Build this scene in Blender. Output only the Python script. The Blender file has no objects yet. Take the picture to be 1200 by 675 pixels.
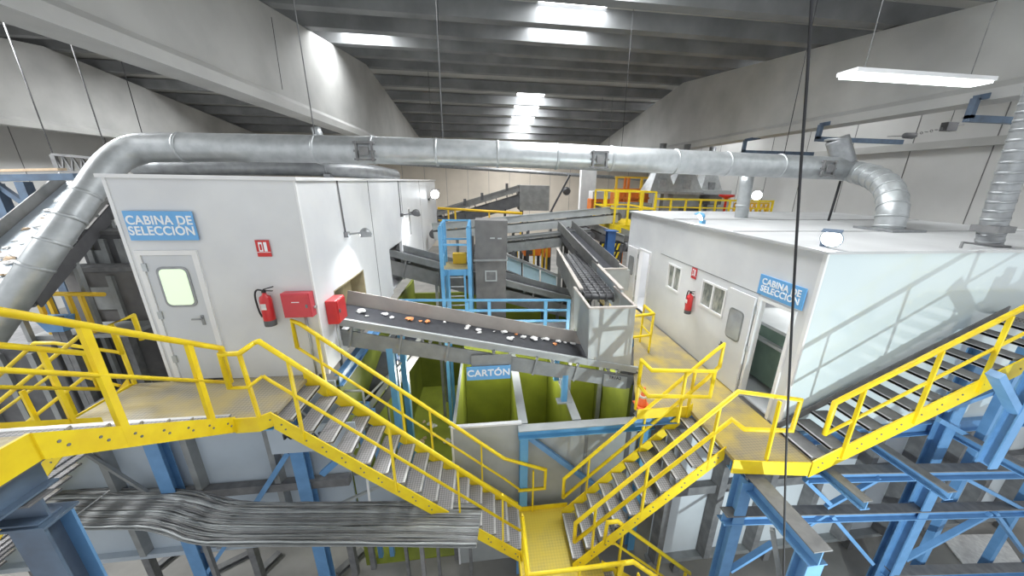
import bpy, bmesh, math, random
from mathutils import Vector as V, Matrix
random.seed(7)
S = bpy.context.scene
COL = S.collection
# ------------------------------------------------------------------ camera geometry (measured from the lines of the hall)
F, VPX, VPY, SL, PX, PY, CH = 398.0, 568.0, 212.0, 0.0175, 620.0, 337.5, 3.2
_d = V((VPX-PX, VPY-PY, F)).normalized()
_u = V((1, SL, 0)).cross(_d).normalized()
if _u.y > 0: _u = -_u
_x = _d.cross(_u)
CAM = V((0, 0, CH))
def P(u, v, x=None, y=None, z=None):
    """the point of the hall on the plane x=, y= or z= that is sighted at (u, v)"""
    c = V((u-PX, v-PY, F)); r = V((c.dot(_x), c.dot(_d), c.dot(_u)))
    if z is not None: t = (z-CH)/r.z
    elif y is not None: t = y/r.y
    else: t = x/r.x
    return CAM + r*t

# ------------------------------------------------------------------ materials
def _ramp(nt, pts):
    n = nt.nodes.new('ShaderNodeValToRGB')
    while len(n.color_ramp.elements) < len(pts): n.color_ramp.elements.new(0.5)
    for e, (p, c) in zip(n.color_ramp.elements, pts):
        e.position = p; e.color = (*c, 1)
    return n
def mat(name, c1, c2=None, scale=3.0, rough=0.5, metal=0.0, detail=4, stretch=(1, 1, 1), bump=0.0, coat=0.0, lo=0.35, hi=0.65, alpha=None):
    m = bpy.data.materials.new(name); m.use_nodes = True
    nt = m.node_tree; b = nt.nodes['Principled BSDF']
    b.inputs['Roughness'].default_value = rough; b.inputs['Metallic'].default_value = metal
    if coat: b.inputs['Coat Weight'].default_value = coat; b.inputs['Coat Roughness'].default_value = 0.05
    c2 = c2 or tuple(x*0.88 for x in c1)
    tc = nt.nodes.new('ShaderNodeNewGeometry'); mp = nt.nodes.new('ShaderNodeMapping')
    mp.inputs['Scale'].default_value = stretch
    nz = nt.nodes.new('ShaderNodeTexNoise'); nz.inputs['Scale'].default_value = scale; nz.inputs['Detail'].default_value = detail
    rp = _ramp(nt, [(lo, c1), (hi, c2)])
    nt.links.new(tc.outputs['Position'], mp.inputs['Vector']); nt.links.new(mp.outputs['Vector'], nz.inputs['Vector'])
    nt.links.new(nz.outputs['Fac'], rp.inputs['Fac']); nt.links.new(rp.outputs['Color'], b.inputs['Base Color'])
    if bump:
        bp = nt.nodes.new('ShaderNodeBump'); bp.inputs['Strength'].default_value = bump; bp.inputs['Distance'].default_value = 0.02
        nt.links.new(nz.outputs['Fac'], bp.inputs['Height']); nt.links.new(bp.outputs['Normal'], b.inputs['Normal'])
    if alpha is not None:
        b.inputs['Alpha'].default_value = alpha
    return m
def emit(name, c, s):
    m = bpy.data.materials.new(name); m.use_nodes = True; nt = m.node_tree
    b = nt.nodes['Principled BSDF']; b.inputs['Base Color'].default_value = (*c, 1)
    b.inputs['Emission Color'].default_value = (*c, 1); b.inputs['Emission Strength'].default_value = s
    return m
def grating(name, c1, c2, scale, rough=0.5, wear=None):
    """perforated or chequered plate: a fine regular pattern with worn patches"""
    m = bpy.data.materials.new(name); m.use_nodes = True; nt = m.node_tree; b = nt.nodes['Principled BSDF']
    b.inputs['Roughness'].default_value = rough; b.inputs['Metallic'].default_value = 0.15
    g = nt.nodes.new('ShaderNodeNewGeometry'); mp = nt.nodes.new('ShaderNodeMapping'); mp.inputs['Rotation'].default_value = (0, 0, 0.785)
    ck = nt.nodes.new('ShaderNodeTexChecker'); ck.inputs['Scale'].default_value = scale
    ck.inputs['Color1'].default_value = (*c1, 1); ck.inputs['Color2'].default_value = (*c2, 1)
    nt.links.new(g.outputs['Position'], mp.inputs['Vector']); nt.links.new(mp.outputs['Vector'], ck.inputs['Vector'])
    out = ck.outputs['Color']
    if wear:
        nz = nt.nodes.new('ShaderNodeTexNoise'); nz.inputs['Scale'].default_value = 1.6; nz.inputs['Detail'].default_value = 6
        nt.links.new(g.outputs['Position'], nz.inputs['Vector'])
        rp = _ramp(nt, [(0.40, (0, 0, 0)), (0.60, (1, 1, 1))]); nt.links.new(nz.outputs['Fac'], rp.inputs['Fac'])
        mx = nt.nodes.new('ShaderNodeMix'); mx.data_type = 'RGBA'; mx.blend_type = 'MIX'
        ml = nt.nodes.new('ShaderNodeMath'); ml.operation = 'MULTIPLY'; ml.inputs[1].default_value = 0.75
        nt.links.new(rp.outputs['Color'], ml.inputs[0]); nt.links.new(ml.outputs[0], mx.inputs['Factor'])
        nt.links.new(ck.outputs['Color'], mx.inputs['A']); mx.inputs['B'].default_value = (*wear, 1)
        out = mx.outputs['Result']
    nt.links.new(out, b.inputs['Base Color'])
    return m
M = {}
M['white'] = mat('white cabin panel', (0.70, 0.71, 0.72), (0.63, 0.64, 0.66), 1.2, 0.42)
M['roofsheet'] = mat('dusty white roof sheet', (0.56, 0.565, 0.57), (0.47, 0.475, 0.48), 0.9, 0.5, detail=7)
M['trim'] = mat('white trim', (0.80, 0.80, 0.80), (0.74, 0.74, 0.75), 2, 0.4)
M['door'] = mat('pale door leaf', (0.60, 0.62, 0.65), (0.56, 0.58, 0.61), 1.5, 0.4)
M['gloss'] = mat('glossy pale panel', (0.64, 0.72, 0.73), (0.61, 0.69, 0.71), 0.8, 0.16, coat=0.5)
M['yellow'] = mat('yellow paint', (0.88, 0.67, 0.015), (0.80, 0.57, 0.015), 5, 0.4, detail=6)
M['yfar'] = mat('orange yellow paint', (0.85, 0.55, 0.03), (0.8, 0.48, 0.03), 5, 0.5)
M['blue'] = mat('blue steel paint', (0.15, 0.32, 0.57), (0.12, 0.27, 0.49), 4, 0.4)
M['bluelt'] = mat('light blue steel paint', (0.14, 0.38, 0.62), (0.11, 0.33, 0.57), 4, 0.4)
M['slate'] = mat('dull slate blue steel', (0.10, 0.15, 0.22), (0.08, 0.11, 0.16), 4, 0.5)
M['bluedk'] = mat('dark blue paint', (0.04, 0.12, 0.32), (0.03, 0.09, 0.25), 4, 0.45)
M['dust'] = mat('dusty grey steel', (0.20, 0.20, 0.20), (0.14, 0.14, 0.145), 6, 0.7)
M['steel'] = mat('grey steel', (0.30, 0.31, 0.31), (0.24, 0.25, 0.25), 4, 0.5, 0.2)
M['steellt'] = mat('light grey steel', (0.44, 0.46, 0.46), (0.38, 0.40, 0.40), 2.5, 0.5, 0.15)
M['tower'] = mat('dark dusty tower paint', (0.17, 0.165, 0.16), (0.125, 0.12, 0.12), 2.5, 0.6)
M['grey'] = mat('grey machine paint', (0.235, 0.235, 0.23), (0.18, 0.18, 0.175), 3, 0.5)
M['dark'] = mat('dark grey machine paint', (0.115, 0.115, 0.12), (0.085, 0.085, 0.09), 3, 0.55)
M['black'] = mat('black rubber', (0.025, 0.025, 0.03), (0.018, 0.018, 0.02), 5, 0.6)
M['belt'] = mat('black conveyor belt', (0.045, 0.047, 0.055), (0.032, 0.034, 0.04), 8, 0.45)
M['beige'] = mat('dusty beige skirting', (0.50, 0.46, 0.42), (0.43, 0.39, 0.36), 3, 0.7)
M['tan'] = mat('tan rubber flap', (0.36, 0.31, 0.19), (0.27, 0.23, 0.14), 6, 0.7, stretch=(1, 6, 0.6))
M['galv'] = mat('galvanised duct metal', (0.50, 0.52, 0.53), (0.40, 0.42, 0.43), 5, 0.40, 0.6)
M['galvdk'] = mat('dull galvanised metal', (0.34, 0.35, 0.36), (0.26, 0.27, 0.28), 6, 0.42, 0.6)
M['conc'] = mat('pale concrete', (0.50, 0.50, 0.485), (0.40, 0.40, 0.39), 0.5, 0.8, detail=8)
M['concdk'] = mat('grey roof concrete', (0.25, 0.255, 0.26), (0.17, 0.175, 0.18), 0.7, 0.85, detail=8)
M['slab'] = mat('roof slab concrete', (0.47, 0.465, 0.44), (0.38, 0.38, 0.36), 0.6, 0.85, detail=8)
M['wall'] = mat('beige hall wall', (0.66, 0.59, 0.50), (0.58, 0.52, 0.44), 0.4, 0.8, detail=6)
M['wallw'] = mat('whitish hall wall', (0.62, 0.62, 0.61), (0.54, 0.54, 0.53), 0.4, 0.8, detail=6)
M['floor'] = mat('dusty concrete floor', (0.30, 0.29, 0.27), (0.21, 0.205, 0.195), 0.9, 0.75, detail=8)
M['panel'] = mat('blue grey sheet panel', (0.47, 0.53, 0.59), (0.41, 0.465, 0.52), 1.2, 0.4, 0.1)
M['panelr'] = mat('pale grey sheet panel', (0.66, 0.70, 0.73), (0.58, 0.62, 0.65), 1.0, 0.4, 0.1)
M['green'] = mat('reflected green on bunker', (0.27, 0.31, 0.03), (0.20, 0.235, 0.025), 1.6, 0.6, detail=6)  # hi-vis vest reflected in the viewing glass, painted into the bunker colour
M['greendk'] = mat('darker reflected green on bunker', (0.22, 0.26, 0.03), (0.15, 0.18, 0.022), 1.2, 0.6, detail=6)  # darker tone of the same painted reflection
M['red'] = mat('red enamel', (0.62, 0.03, 0.03), (0.52, 0.025, 0.03), 4, 0.3)
M['redlt'] = mat('faded red enamel', (0.60, 0.07, 0.09), (0.52, 0.06, 0.08), 3, 0.35)
M['cone'] = mat('orange red plastic', (0.85, 0.16, 0.05), (0.75, 0.13, 0.05), 4, 0.45)
M['orange'] = mat('orange machine paint', (0.80, 0.22, 0.03), (0.7, 0.18, 0.03), 4, 0.5)
M['sign'] = mat('blue sign board', (0.16, 0.42, 0.76), (0.14, 0.39, 0.72), 2, 0.4)
M['letter'] = mat('white lettering', (0.85, 0.87, 0.90), (0.82, 0.84, 0.88), 2, 0.5)
M['ink'] = mat('dark lettering', (0.05, 0.05, 0.06), (0.04, 0.04, 0.05), 2, 0.5)
M['paper'] = mat('white paper scrap', (0.80, 0.79, 0.77), (0.62, 0.61, 0.60), 12, 0.7)
M['scrap'] = mat('orange scrap', (0.72, 0.28, 0.09), (0.60, 0.22, 0.08), 12, 0.6)
M['card'] = mat('tan cardboard scrap', (0.58, 0.44, 0.30), (0.5, 0.37, 0.25), 12, 0.7)
M['mint'] = mat('green container paint', (0.17, 0.25, 0.20), (0.12, 0.18, 0.15), 2, 0.5)
M['ice'] = mat('pale blue cover sheet', (0.52, 0.70, 0.80), (0.46, 0.64, 0.75), 2, 0.4)
M['glass'] = mat('dark window glass', (0.16, 0.18, 0.17), (0.42, 0.42, 0.38), 7, 0.08, detail=3, stretch=(1, 1.5, 0.6))
M['glassg'] = mat('grey door glass', (0.42, 0.43, 0.44), (0.30, 0.31, 0.32), 2.2, 0.12)
M['lit'] = emit('lit cabin window', (0.74, 0.86, 0.66), 0.42)
M['sky'] = emit('daylit skylight pane', (0.95, 0.98, 1.0), 9.0)
M['lamp'] = emit('floodlight lens', (0.92, 0.97, 1.0), 14.0)
M['tube'] = emit('lit lamp diffuser', (0.94, 1.0, 0.98), 3.0)
M['deck'] = grating('worn yellow chequer plate', (0.34, 0.28, 0.17), (0.27, 0.23, 0.15), 26, 0.5, (0.60, 0.44, 0.07))
M['deckl'] = grating('worn beige chequer plate', (0.33, 0.295, 0.22), (0.25, 0.225, 0.17), 26, 0.5, (0.44, 0.34, 0.12))
M['decky'] = grating('yellow chequer plate', (0.60, 0.48, 0.10), (0.50, 0.40, 0.09), 26, 0.5, (0.72, 0.55, 0.05))
M['tread'] = grating('perforated tread plate', (0.34, 0.33, 0.33), (0.20, 0.195, 0.20), 34, 0.5)
M['nose'] = mat('bright tread nosing', (0.62, 0.62, 0.62), (0.5, 0.5, 0.5), 8, 0.4, 0.3)

# ------------------------------------------------------------------ mesh helpers
OFF = {}
class MB:
    def __init__(s): s.bm = bmesh.new(); s.mi = 0; s.smooth = False
    def _f(s, vs):
        try:
            f = s.bm.faces.new(vs); f.material_index = s.mi; f.smooth = s.smooth; return f
        except ValueError: return None
    def hexa(s, c):
        v = [s.bm.verts.new(p) for p in c]
        for q in ((0, 3, 2, 1), (4, 5, 6, 7), (0, 1, 5, 4), (1, 2, 6, 5), (2, 3, 7, 6), (3, 0, 4, 7)): s._f([v[i] for i in q])
        return s
    def box(s, a, b):
        x0, x1 = sorted((a[0], b[0])); y0, y1 = sorted((a[1], b[1])); z0, z1 = sorted((a[2], b[2]))
        return s.hexa([(x0, y0, z0), (x1, y0, z0), (x1, y1, z0), (x0, y1, z0), (x0, y0, z1), (x1, y0, z1), (x1, y1, z1), (x0, y1, z1)])
    def bar(s, a, b, w, h, up=(0, 0, 1)):
        a, b = V(a), V(b); d = (b-a).normalized(); up = V(up)
        if abs(d.dot(up)) > 0.98: up = V((0, 1, 0)) if abs(d.y) < 0.9 else V((1, 0, 0))
        r = d.cross(up).normalized()*(w/2); t = r.cross(d).normalized()*(h/2)
        return s.hexa([a-r-t, a+r-t, b+r-t, b-r-t, a-r+t, a+r+t, b+r+t, b-r+t])
    def ibeam(s, a, b, w, h, t=0.018, up=(0, 0, 1)):
        a, b = V(a), V(b); d = (b-a).normalized(); up = V(up)
        if abs(d.dot(up)) > 0.98: up = V((0, 1, 0))
        r = d.cross(up).normalized(); u = r.cross(d).normalized()
        o = u*(h/2-t/2)
        m = s.mi
        s.mi = 1; s.bar(a+o, b+o, w, t, up); s.mi = m
        s.bar(a-o, b-o, w, t, up); s.bar(a, b, t, h-2*t, up)
        return s
    def tube(s, pts, r, seg=10, closed=False, radii=None):
        pts = [V(p) for p in pts]; n = len(pts); rings = []; sm = s.smooth; s.smooth = True
        prev = None
        for i, p in enumerate(pts):
            if closed: d = (pts[(i+1) % n]-pts[i-1]).normalized()
            elif i == 0: d = (pts[1]-p).normalized()
            elif i == n-1: d = (p-pts[-2]).normalized()
            else:
                d1 = (p-pts[i-1]).normalized(); d2 = (pts[i+1]-p).normalized(); d = (d1+d2)
                d = d.normalized() if d.length > 1e-4 else d1
            if prev is None:
                ref = V((0, 0, 1)) if abs(d.z) < 0.9 else V((1, 0, 0)); a = d.cross(ref).normalized()
            else:
                a = (prev - d*prev.dot(d)).normalized()
            prev = a; b = d.cross(a)
            k = 1.0
            if 0 < i < n-1 and not closed:
                cs = d.dot((p-pts[i-1]).normalized()); k = min(1.0/max(cs, 0.5), 1.5)
            rr = radii[i] if radii else r
            ring = []
            for j in range(seg):
                q = 2*math.pi*(j+0.5)/seg; ring.append(s.bm.verts.new(p+(a*math.cos(q)+b*math.sin(q))*rr*(k if k < 1.3 else 1.15)))
            rings.append(ring)
        m = n if closed else n-1
        for i in range(m):
            A, B = rings[i], rings[(i+1) % n]
            for j in range(seg): s._f([A[j], A[(j+1) % seg], B[(j+1) % seg], B[j]])
        s.smooth = False
        if not closed: s._f(rings[0][::-1]); s._f(rings[-1])
        s.smooth = sm
        return s
    def cyl(s, a, b, r, seg=16, r2=None): return s.tube([a, b], r, seg, radii=[r, r if r2 is None else r2])
    def lathe(s, c, prof, seg=20, ax=(0, 0, 1)):
        c = V(c); ax = V(ax).normalized(); a = ax.orthogonal().normalized(); b = ax.cross(a); rings = []; s.smooth = True
        for (r, h) in prof:
            rings.append([s.bm.verts.new(c+ax*h+(a*math.cos(2*math.pi*j/seg)+b*math.sin(2*math.pi*j/seg))*max(r, 1e-4)) for j in range(seg)])
        for A, B in zip(rings, rings[1:]):
            for j in range(seg): s._f([A[j], A[(j+1) % seg], B[(j+1) % seg], B[j]])
        s.smooth = False; s._f(rings[0][::-1]); s._f(rings[-1]); return s
    def prism(s, poly, ext):
        ext = V(ext); a = [s.bm.verts.new(V(p)) for p in poly]; b = [s.bm.verts.new(V(p)+ext) for p in poly]
        s._f(a[::-1]); s._f(b); n = len(a)
        for i in range(n): s._f([a[i], a[(i+1) % n], b[(i+1) % n], b[i]])
        return s
    def rrect(s, c, ux, uz, w, h, r, ext, k=5):
        """rounded rectangle, centre c, axes ux, uz, pushed along ext"""
        c, ux, uz = V(c), V(ux), V(uz); p = []
        for (sx, sz, a0) in ((1, 1, 0), (-1, 1, 90), (-1, -1, 180), (1, -1, 270)):
            for i in range(k+1):
                q = math.radians(a0+90*i/k); p.append(c+ux*(sx*(w/2-r)+r*math.cos(q))+uz*(sz*(h/2-r)+r*math.sin(q)))
        return s.prism(p, ext)
    def m(s, i): s.mi = i; return s
    def build(s, name, mats, parent=None, bevel=0.0):
        if not isinstance(mats, (list, tuple)): mats = [mats]
        bmesh.ops.recalc_face_normals(s.bm, faces=s.bm.faces)
        if parent is None:
            xs = [v.co for v in s.bm.verts]
            off = V(((min(p.x for p in xs)+max(p.x for p in xs))/2, (min(p.y for p in xs)+max(p.y for p in xs))/2, min(p.z for p in xs)))
        else: off = OFF[parent.name]
        bmesh.ops.translate(s.bm, verts=s.bm.verts, vec=-off)
        me = bpy.data.meshes.new(name); s.bm.to_mesh(me); s.bm.free()
        for q in mats: me.materials.append(M[q] if isinstance(q, str) else q)
        o = bpy.data.objects.new(name, me); COL.objects.link(o)
        if parent is None: o.location = off
        else: o.parent = parent
        OFF[o.name] = off
        if bevel:
            b = o.modifiers.new('edge', 'BEVEL'); b.width = bevel; b.segments = 2; b.limit_method = 'ANGLE'
        return o
def thing(name, label, cat, loc, group=None):
    o = bpy.data.objects.new(name, None); COL.objects.link(o); o.location = loc; o.empty_display_size = 0.2
    OFF[o.name] = V(loc); o['label'] = label; o['category'] = cat
    if group: o['group'] = group
    return o
def tag(o, label, cat, group=None, kind=None):
    o['label'] = label; o['category'] = cat
    if group: o['group'] = group
    if kind: o['kind'] = kind
    return o
def struct(o):
    o['kind'] = 'structure'; return o
def text(name, body, c, ux, uz, size, mt, parent, spacing=1.0, bold=0.012, ext=0.003, align='CENTER', sx=1.0):
    cu = bpy.data.curves.new(name, 'FONT'); cu.body = body; cu.size = size; cu.align_x = align; cu.align_y = 'CENTER'
    cu.extrude = ext; cu.offset = bold*size; cu.space_line = 0.86; cu.space_character = spacing
    tmp = bpy.data.objects.new('tmp', cu); COL.objects.link(tmp); bpy.context.view_layer.update()
    me = bpy.data.meshes.new_from_object(tmp.evaluated_get(bpy.context.evaluated_depsgraph_get())); bpy.data.objects.remove(tmp); bpy.data.curves.remove(cu)
    me.name = name; me.materials.clear(); me.materials.append(M[mt]); o = bpy.data.objects.new(name, me); COL.objects.link(o)
    ux, uz = V(ux).normalized(), V(uz).normalized(); n = ux.cross(uz)
    mx = (Matrix((ux, uz, n)).transposed().to_4x4()) @ Matrix.Diagonal((sx, 1, 1, 1)); mx.translation = V(c)-OFF[parent.name]
    me.transform(mx); o.parent = parent; return o
def smooth_path(pts, n=6):
    """Catmull-Rom through the points"""
    pts = [V(p) for p in pts]; q = [pts[0]*2-pts[1]]+pts+[pts[-1]*2-pts[-2]]; out = []
    for i in range(1, len(q)-2):
        for k in range(n):
            t = k/n; a, b, c, d = q[i-1], q[i], q[i+1], q[i+2]
            out.append(0.5*((2*b)+(c-a)*t+(2*a-5*b+4*c-d)*t*t+(3*b-a-3*c+d)*t**3))
    out.append(pts[-1]); return out

X, Y, Z = V((1, 0, 0)), V((0, 1, 0)), V((0, 0, 1))
FZ = -5.0

# ------------------------------------------------------------------ railings and stairs (parts of the thing they are bolted to)
def railing(parent, rails, posts, mt='yellow', r=0.034, r2=0.023, pw=0.05):
    """rails: polylines, the first is the top rail; posts: (foot, head)"""
    b = MB()
    for i, p in enumerate(rails): b.tube(p, r if i == 0 else r2, 8)
    h = b.build('handrail', mt, parent)
    for a, c in posts: MB().bar(a, c, pw, pw*0.6, (1, 0, 0)).build('post', mt, h)
    return h
def loop_rail(a, b, gap=0.5, ext_a=0, ext_b=0.0, closed=(True, True)):
    """one bent tube: top rail from a to b and the knee rail under it, joined at closed ends"""
    a, b = V(a), V(b); dn = V((0, 0, -gap)); p = []
    if closed[0]: p.append(a+dn)
    p += [a, b]
    if closed[1]: p.append(b+dn)
    return p
def stair(parent, top, bot, w, n, plate=0.26, bolts=True, treads='tread', far_up=0.12, far_plate=None, far_mat='yellow'):
    """open steel flight from top to bot (points on one stringer's upper edge), w = vector across to the other stringer"""
    top, bot, w = V(top), V(bot), V(w); d = bot-top; hd = V((d.x, d.y, 0)); L = hd.length; hu = hd/L; wu = w.normalized()
    for k, o in enumerate((V((0, 0, 0)), w+Z*far_up)):
        b = MB(); b.prism([top+o-wu*0.0, bot+o, bot+o-Z*(far_plate if k and far_plate else plate), top+o-Z*(far_plate if k and far_plate else plate)], wu*(0.02 if k else -0.02)*1.0)
        if bolts and k == 0:
            b.m(1)
            for i in range(n):
                for q in (0.28, 0.62):
                    c = top+d*((i+0.3+q*0.5)/n)-Z*plate*(0.25+q*0.5)
                    b.cyl(c-wu*0.018, c-wu*0.028, 0.013, 8)
        b.build('stringer', [far_mat if k else 'yellow', 'dust'], parent)
    run = L/n
    for i in range(n):
        c = top+d*((i+0.5)/n)-Z*0.06
        b = MB(); a = c-hu*(run*0.5+0.03); e = c+hu*(run*0.5)
        b.hexa([a+wu*0.02-Z*0.02, a+w-wu*0.02-Z*0.02, e+w-wu*0.02-Z*0.02, e+wu*0.02-Z*0.02, a+wu*0.02+Z*0.015, a+w-wu*0.02+Z*0.015, e+w-wu*0.02+Z*0.015, e+wu*0.02+Z*0.015])
        b.m(1); b.hexa([e-hu*0.035+wu*0.03-Z*0.03, e-hu*0.035+w-wu*0.03-Z*0.03, e+w-wu*0.03-Z*0.03, e+wu*0.03-Z*0.03, e-hu*0.035+wu*0.03+Z*0.018, e-hu*0.035+w-wu*0.03+Z*0.018, e+w-wu*0.03+Z*0.018, e+wu*0.03+Z*0.018])
        b.build('tread', [treads, 'nose'], parent)
# ================================================================== the hall
def roof_z(y): return 6.95+0.118*y if y < 25 else 9.90-0.13*(y-25)
def slab_z(y): return roof_z(y)+0.60
XL, XR, GL, GR, YE = -27.0, 21.5, -7.05, 13.7, 45.0
struct(MB().box((XL, -3, FZ-0.2), (XR, YE, FZ)).build('floor', 'floor'))
b = MB(); b.box((XL, YE, FZ), (XR, YE+0.25, 7.9))
for i in range(19): b.m(1).box((XL+1.5+i*2.6, YE-0.02, FZ), (XL+1.53+i*2.6, YE, 7.5))
struct(b.build('wall_back', ['wall', 'dust']))
b = MB(); b.prism([(XL, 1, FZ), (XL, YE, FZ), (XL, YE, 7.9), (XL, 25, 10.5), (XL, 1, 7.6)], (-0.25, 0, 0))
for i in range(8): b.m(1).box((XL, 4+i*5.2, FZ), (XL+0.02, 4.03+i*5.2, 7))
struct(b.build('wall_left', ['wallw', 'dust']))
b = MB(); b.prism([(XR, 1, FZ), (XR, YE, FZ), (XR, YE, 7.9), (XR, 25, 10.5), (XR, 1, 7.6)], (0.25, 0, 0))
for i in range(14): b.m(1).box((XR-0.02, 4+i*3.0, FZ), (XR, 4.03+i*3.0, 7))
struct(b.build('wall_right', ['wallw', 'dust']))
struct(MB().box((XR-0.25, 3, 5.0), (XR-0.01, YE, 5.35)).build('trim_1', 'conc'))
# skylight strips: (x0, x1, y0, y1) between the purlins
PUR = [3.9+2.7*i for i in range(16)]
def bay(i): return PUR[i]+0.28, PUR[i+1]-0.28
sky = []
for i in (0, 1, 2, 3, 4): sky.append((2.0, 4.5, *bay(i)))
for i in (9, 10, 11, 12, 13): sky.append((2.7, 4.9, *bay(i)))
sky.append((-6.5, -4.4, *bay(5)))
for i in (0, 1, 3, 7, 9): sky.append((-17.0, -14.6, *bay(i)))
for i in (1, 5, 9): sky.append((16.0, 18.5, *bay(i)))
# ceiling slabs, cut round the skylights
b = MB()
def slab(x0, x1, y0, y1):
    if x1-x0 < 0.01 or y1-y0 < 0.01: return
    b.hexa([(x0, y0, slab_z(y0)), (x1, y0, slab_z(y0)), (x1, y1, slab_z(y1)), (x0, y1, slab_z(y1)), (x0, y0, slab_z(y0)+0.15), (x1, y0, slab_z(y0)+0.15), (x1, y1, slab_z(y1)+0.15), (x0, y1, slab_z(y1)+0.15)])
ys = sorted(set([2.2, 25.0, YE+0.3]+[q for s in sky for q in s[2:]]))
for y0, y1 in zip(ys, ys[1:]):
    cuts = sorted((s[0], s[1]) for s in sky if s[2] <= y0+1e-6 and s[3] >= y1-1e-6); x = XL-0.2
    for c0, c1 in cuts: slab(x, c0, y0, y1); x = c1
    slab(x, XR+0.2, y0, y1)
struct(b.build('ceiling', 'slab'))
for k, s in enumerate(sky):
    b = MB(); x0, x1, y0, y1 = s; z0, z1 = slab_z(y0)+0.06, slab_z(y1)+0.06
    b.hexa([(x0, y0, z0), (x1, y0, z0), (x1, y1, z1), (x0, y1, z1), (x0, y0, z0+0.05), (x1, y0, z0+0.05), (x1, y1, z1+0.05), (x0, y1, z1+0.05)])
    struct(b.build('window_%d' % (k+1), 'sky'))
# the two big roof girders and the one in the next bay
def girder(x, sx, label):
    t = thing('roof_girder', label, 'girder', (x, 24, 5.5))
    ya, yb = 2.3, YE
    MB().prism([(x, ya, 5.75), (x, yb, 5.75), (x, yb, roof_z(yb)-0.02), (x, 25, roof_z(25)-0.02), (x, ya, roof_z(ya)-0.02)], (-sx*0.35, 0, 0)).build('web', 'conc', t)
    c = x-sx*0.175
    MB().prism([(c-0.40, ya, 5.5), (c+0.40, ya, 5.5), (c+0.40, ya, 5.78), (c+0.24, ya, 5.95), (c-0.24, ya, 5.95), (c-0.40, ya, 5.78)], (0, yb-ya, 0)).build('lower_flange', 'conc', t)
    return t
girder(GL, 1, 'long pale concrete roof girder above the closed white cabin')
girder(GR, -1, 'long pale concrete roof girder carrying blue brackets')
girder(-24.0, 1, 'pale concrete roof girder of the neighbouring bay, far beyond the bent duct')
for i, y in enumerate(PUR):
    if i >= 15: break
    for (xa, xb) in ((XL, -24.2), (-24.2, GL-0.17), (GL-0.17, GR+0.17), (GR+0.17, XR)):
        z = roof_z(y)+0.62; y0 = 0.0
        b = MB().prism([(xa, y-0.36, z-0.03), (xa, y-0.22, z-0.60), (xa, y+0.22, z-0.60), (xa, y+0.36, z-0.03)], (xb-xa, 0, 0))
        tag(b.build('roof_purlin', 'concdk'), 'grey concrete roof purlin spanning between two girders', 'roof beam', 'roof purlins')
# lamp reflected in the glass, built as a hanging lamp beside the right girder
c = P(1075, 90, y=6.5); t = thing('hanging_lamp', 'long white lamp reflection built as a hanging lamp before the right girder', 'lamp', c)
MB().bar(c-X*1.55, c+X*1.55, 0.40, 0.07).build('housing', 'trim', t)
b = MB()
for k in range(4): b.bar(c+X*(-1.52+0.765*k)-Z*0.05, c+X*(-1.52+0.765*k+0.745)-Z*0.05, 0.34, 0.05)
for k in (-1.2, 1.2): MB().cyl(c+X*k+Z*0.03, V((c.x+k, c.y, slab_z(c.y)-0.02)), 0.008, 6).build('hanger', 'dust', t)
b.build('diffuser', 'tube', t)

# ================================================================== closed white cabin (the one the conveyor leaves)
CX0, CX1, CY0, CY1, CZ1 = -5.12, -2.72, 5.5, 20.0, 3.16
cab = thing('sorting_cabin', 'closed white sorting cabin the litter conveyor comes out of', 'cabin', (-3.9, 5.5, 0))
b = MB()
dx0, dx1, dz1 = -5.03, -4.22, 2.16
b.box((CX0, CY0, 0), (dx0, CY0+0.08, CZ1)); b.box((dx1, CY0, 0), (CX1, CY0+0.08, CZ1)); b.box((dx0, CY0, dz1), (dx1, CY0+0.08, CZ1))
b.box((CX0, CY0+0.08, 0), (CX0+0.08, CY1, CZ1)); b.box((CX0, CY1-0.08, 0), (CX1, CY1, CZ1))
oy0, oy1, oz0, oz1 = 6.16, 7.74, 0.30, 1.28
b.box((CX1-0.08, CY0+0.08, 0), (CX1, oy0, CZ1)); b.box((CX1-0.08, oy1, 0), (CX1, 9.9, CZ1)); b.box((CX1-0.08, oy0, 0), (CX1, oy1, oz0)); b.box((CX1-0.08, oy0, oz1), (CX1, oy1, CZ1))
b.box((CX1-0.08, 9.9, 1.3), (CX1, 11.4, CZ1)); b.box((CX1-0.08, 11.4, 0), (CX1, CY1-0.08, CZ1))
b.box((CX0+0.08, CY0+0.08, 0), (CX1-0.08, CY1-0.08, 0.06))
b.build('wall', 'white', cab)
b = MB()
for y in (8.7, 11.9, 15.2): b.box((CX1, y, 0.0), (CX1+0.006, y+0.02, CZ1))
b.build('panel_joint', 'dust', cab)
MB().box((CX0-0.05, CY0-0.05, CZ1), (CX1+0.05, CY1+0.05, CZ1+0.05)).build('roof', 'trim', cab)
MB().box((CX1-0.01, CY0-0.012, 0), (CX1+0.015, CY0+0.03, CZ1)).build('corner_strip', 'trim', cab)
MB().box((CX0-0.015, CY0-0.012, 0), (CX0+0.03, CY0+0.03, CZ1)).build('corner_strip', 'trim', cab)
b = MB()
for x0 in (dx0, dx1-0.07): b.box((x0, CY0-0.03, 0.02), (x0+0.07, CY0+0.05, dz1))
b.box((dx0+0.07, CY0-0.03, dz1-0.07), (dx1-0.07, CY0+0.05, dz1)); fr = b.build('door_frame', 'trim', cab)
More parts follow.
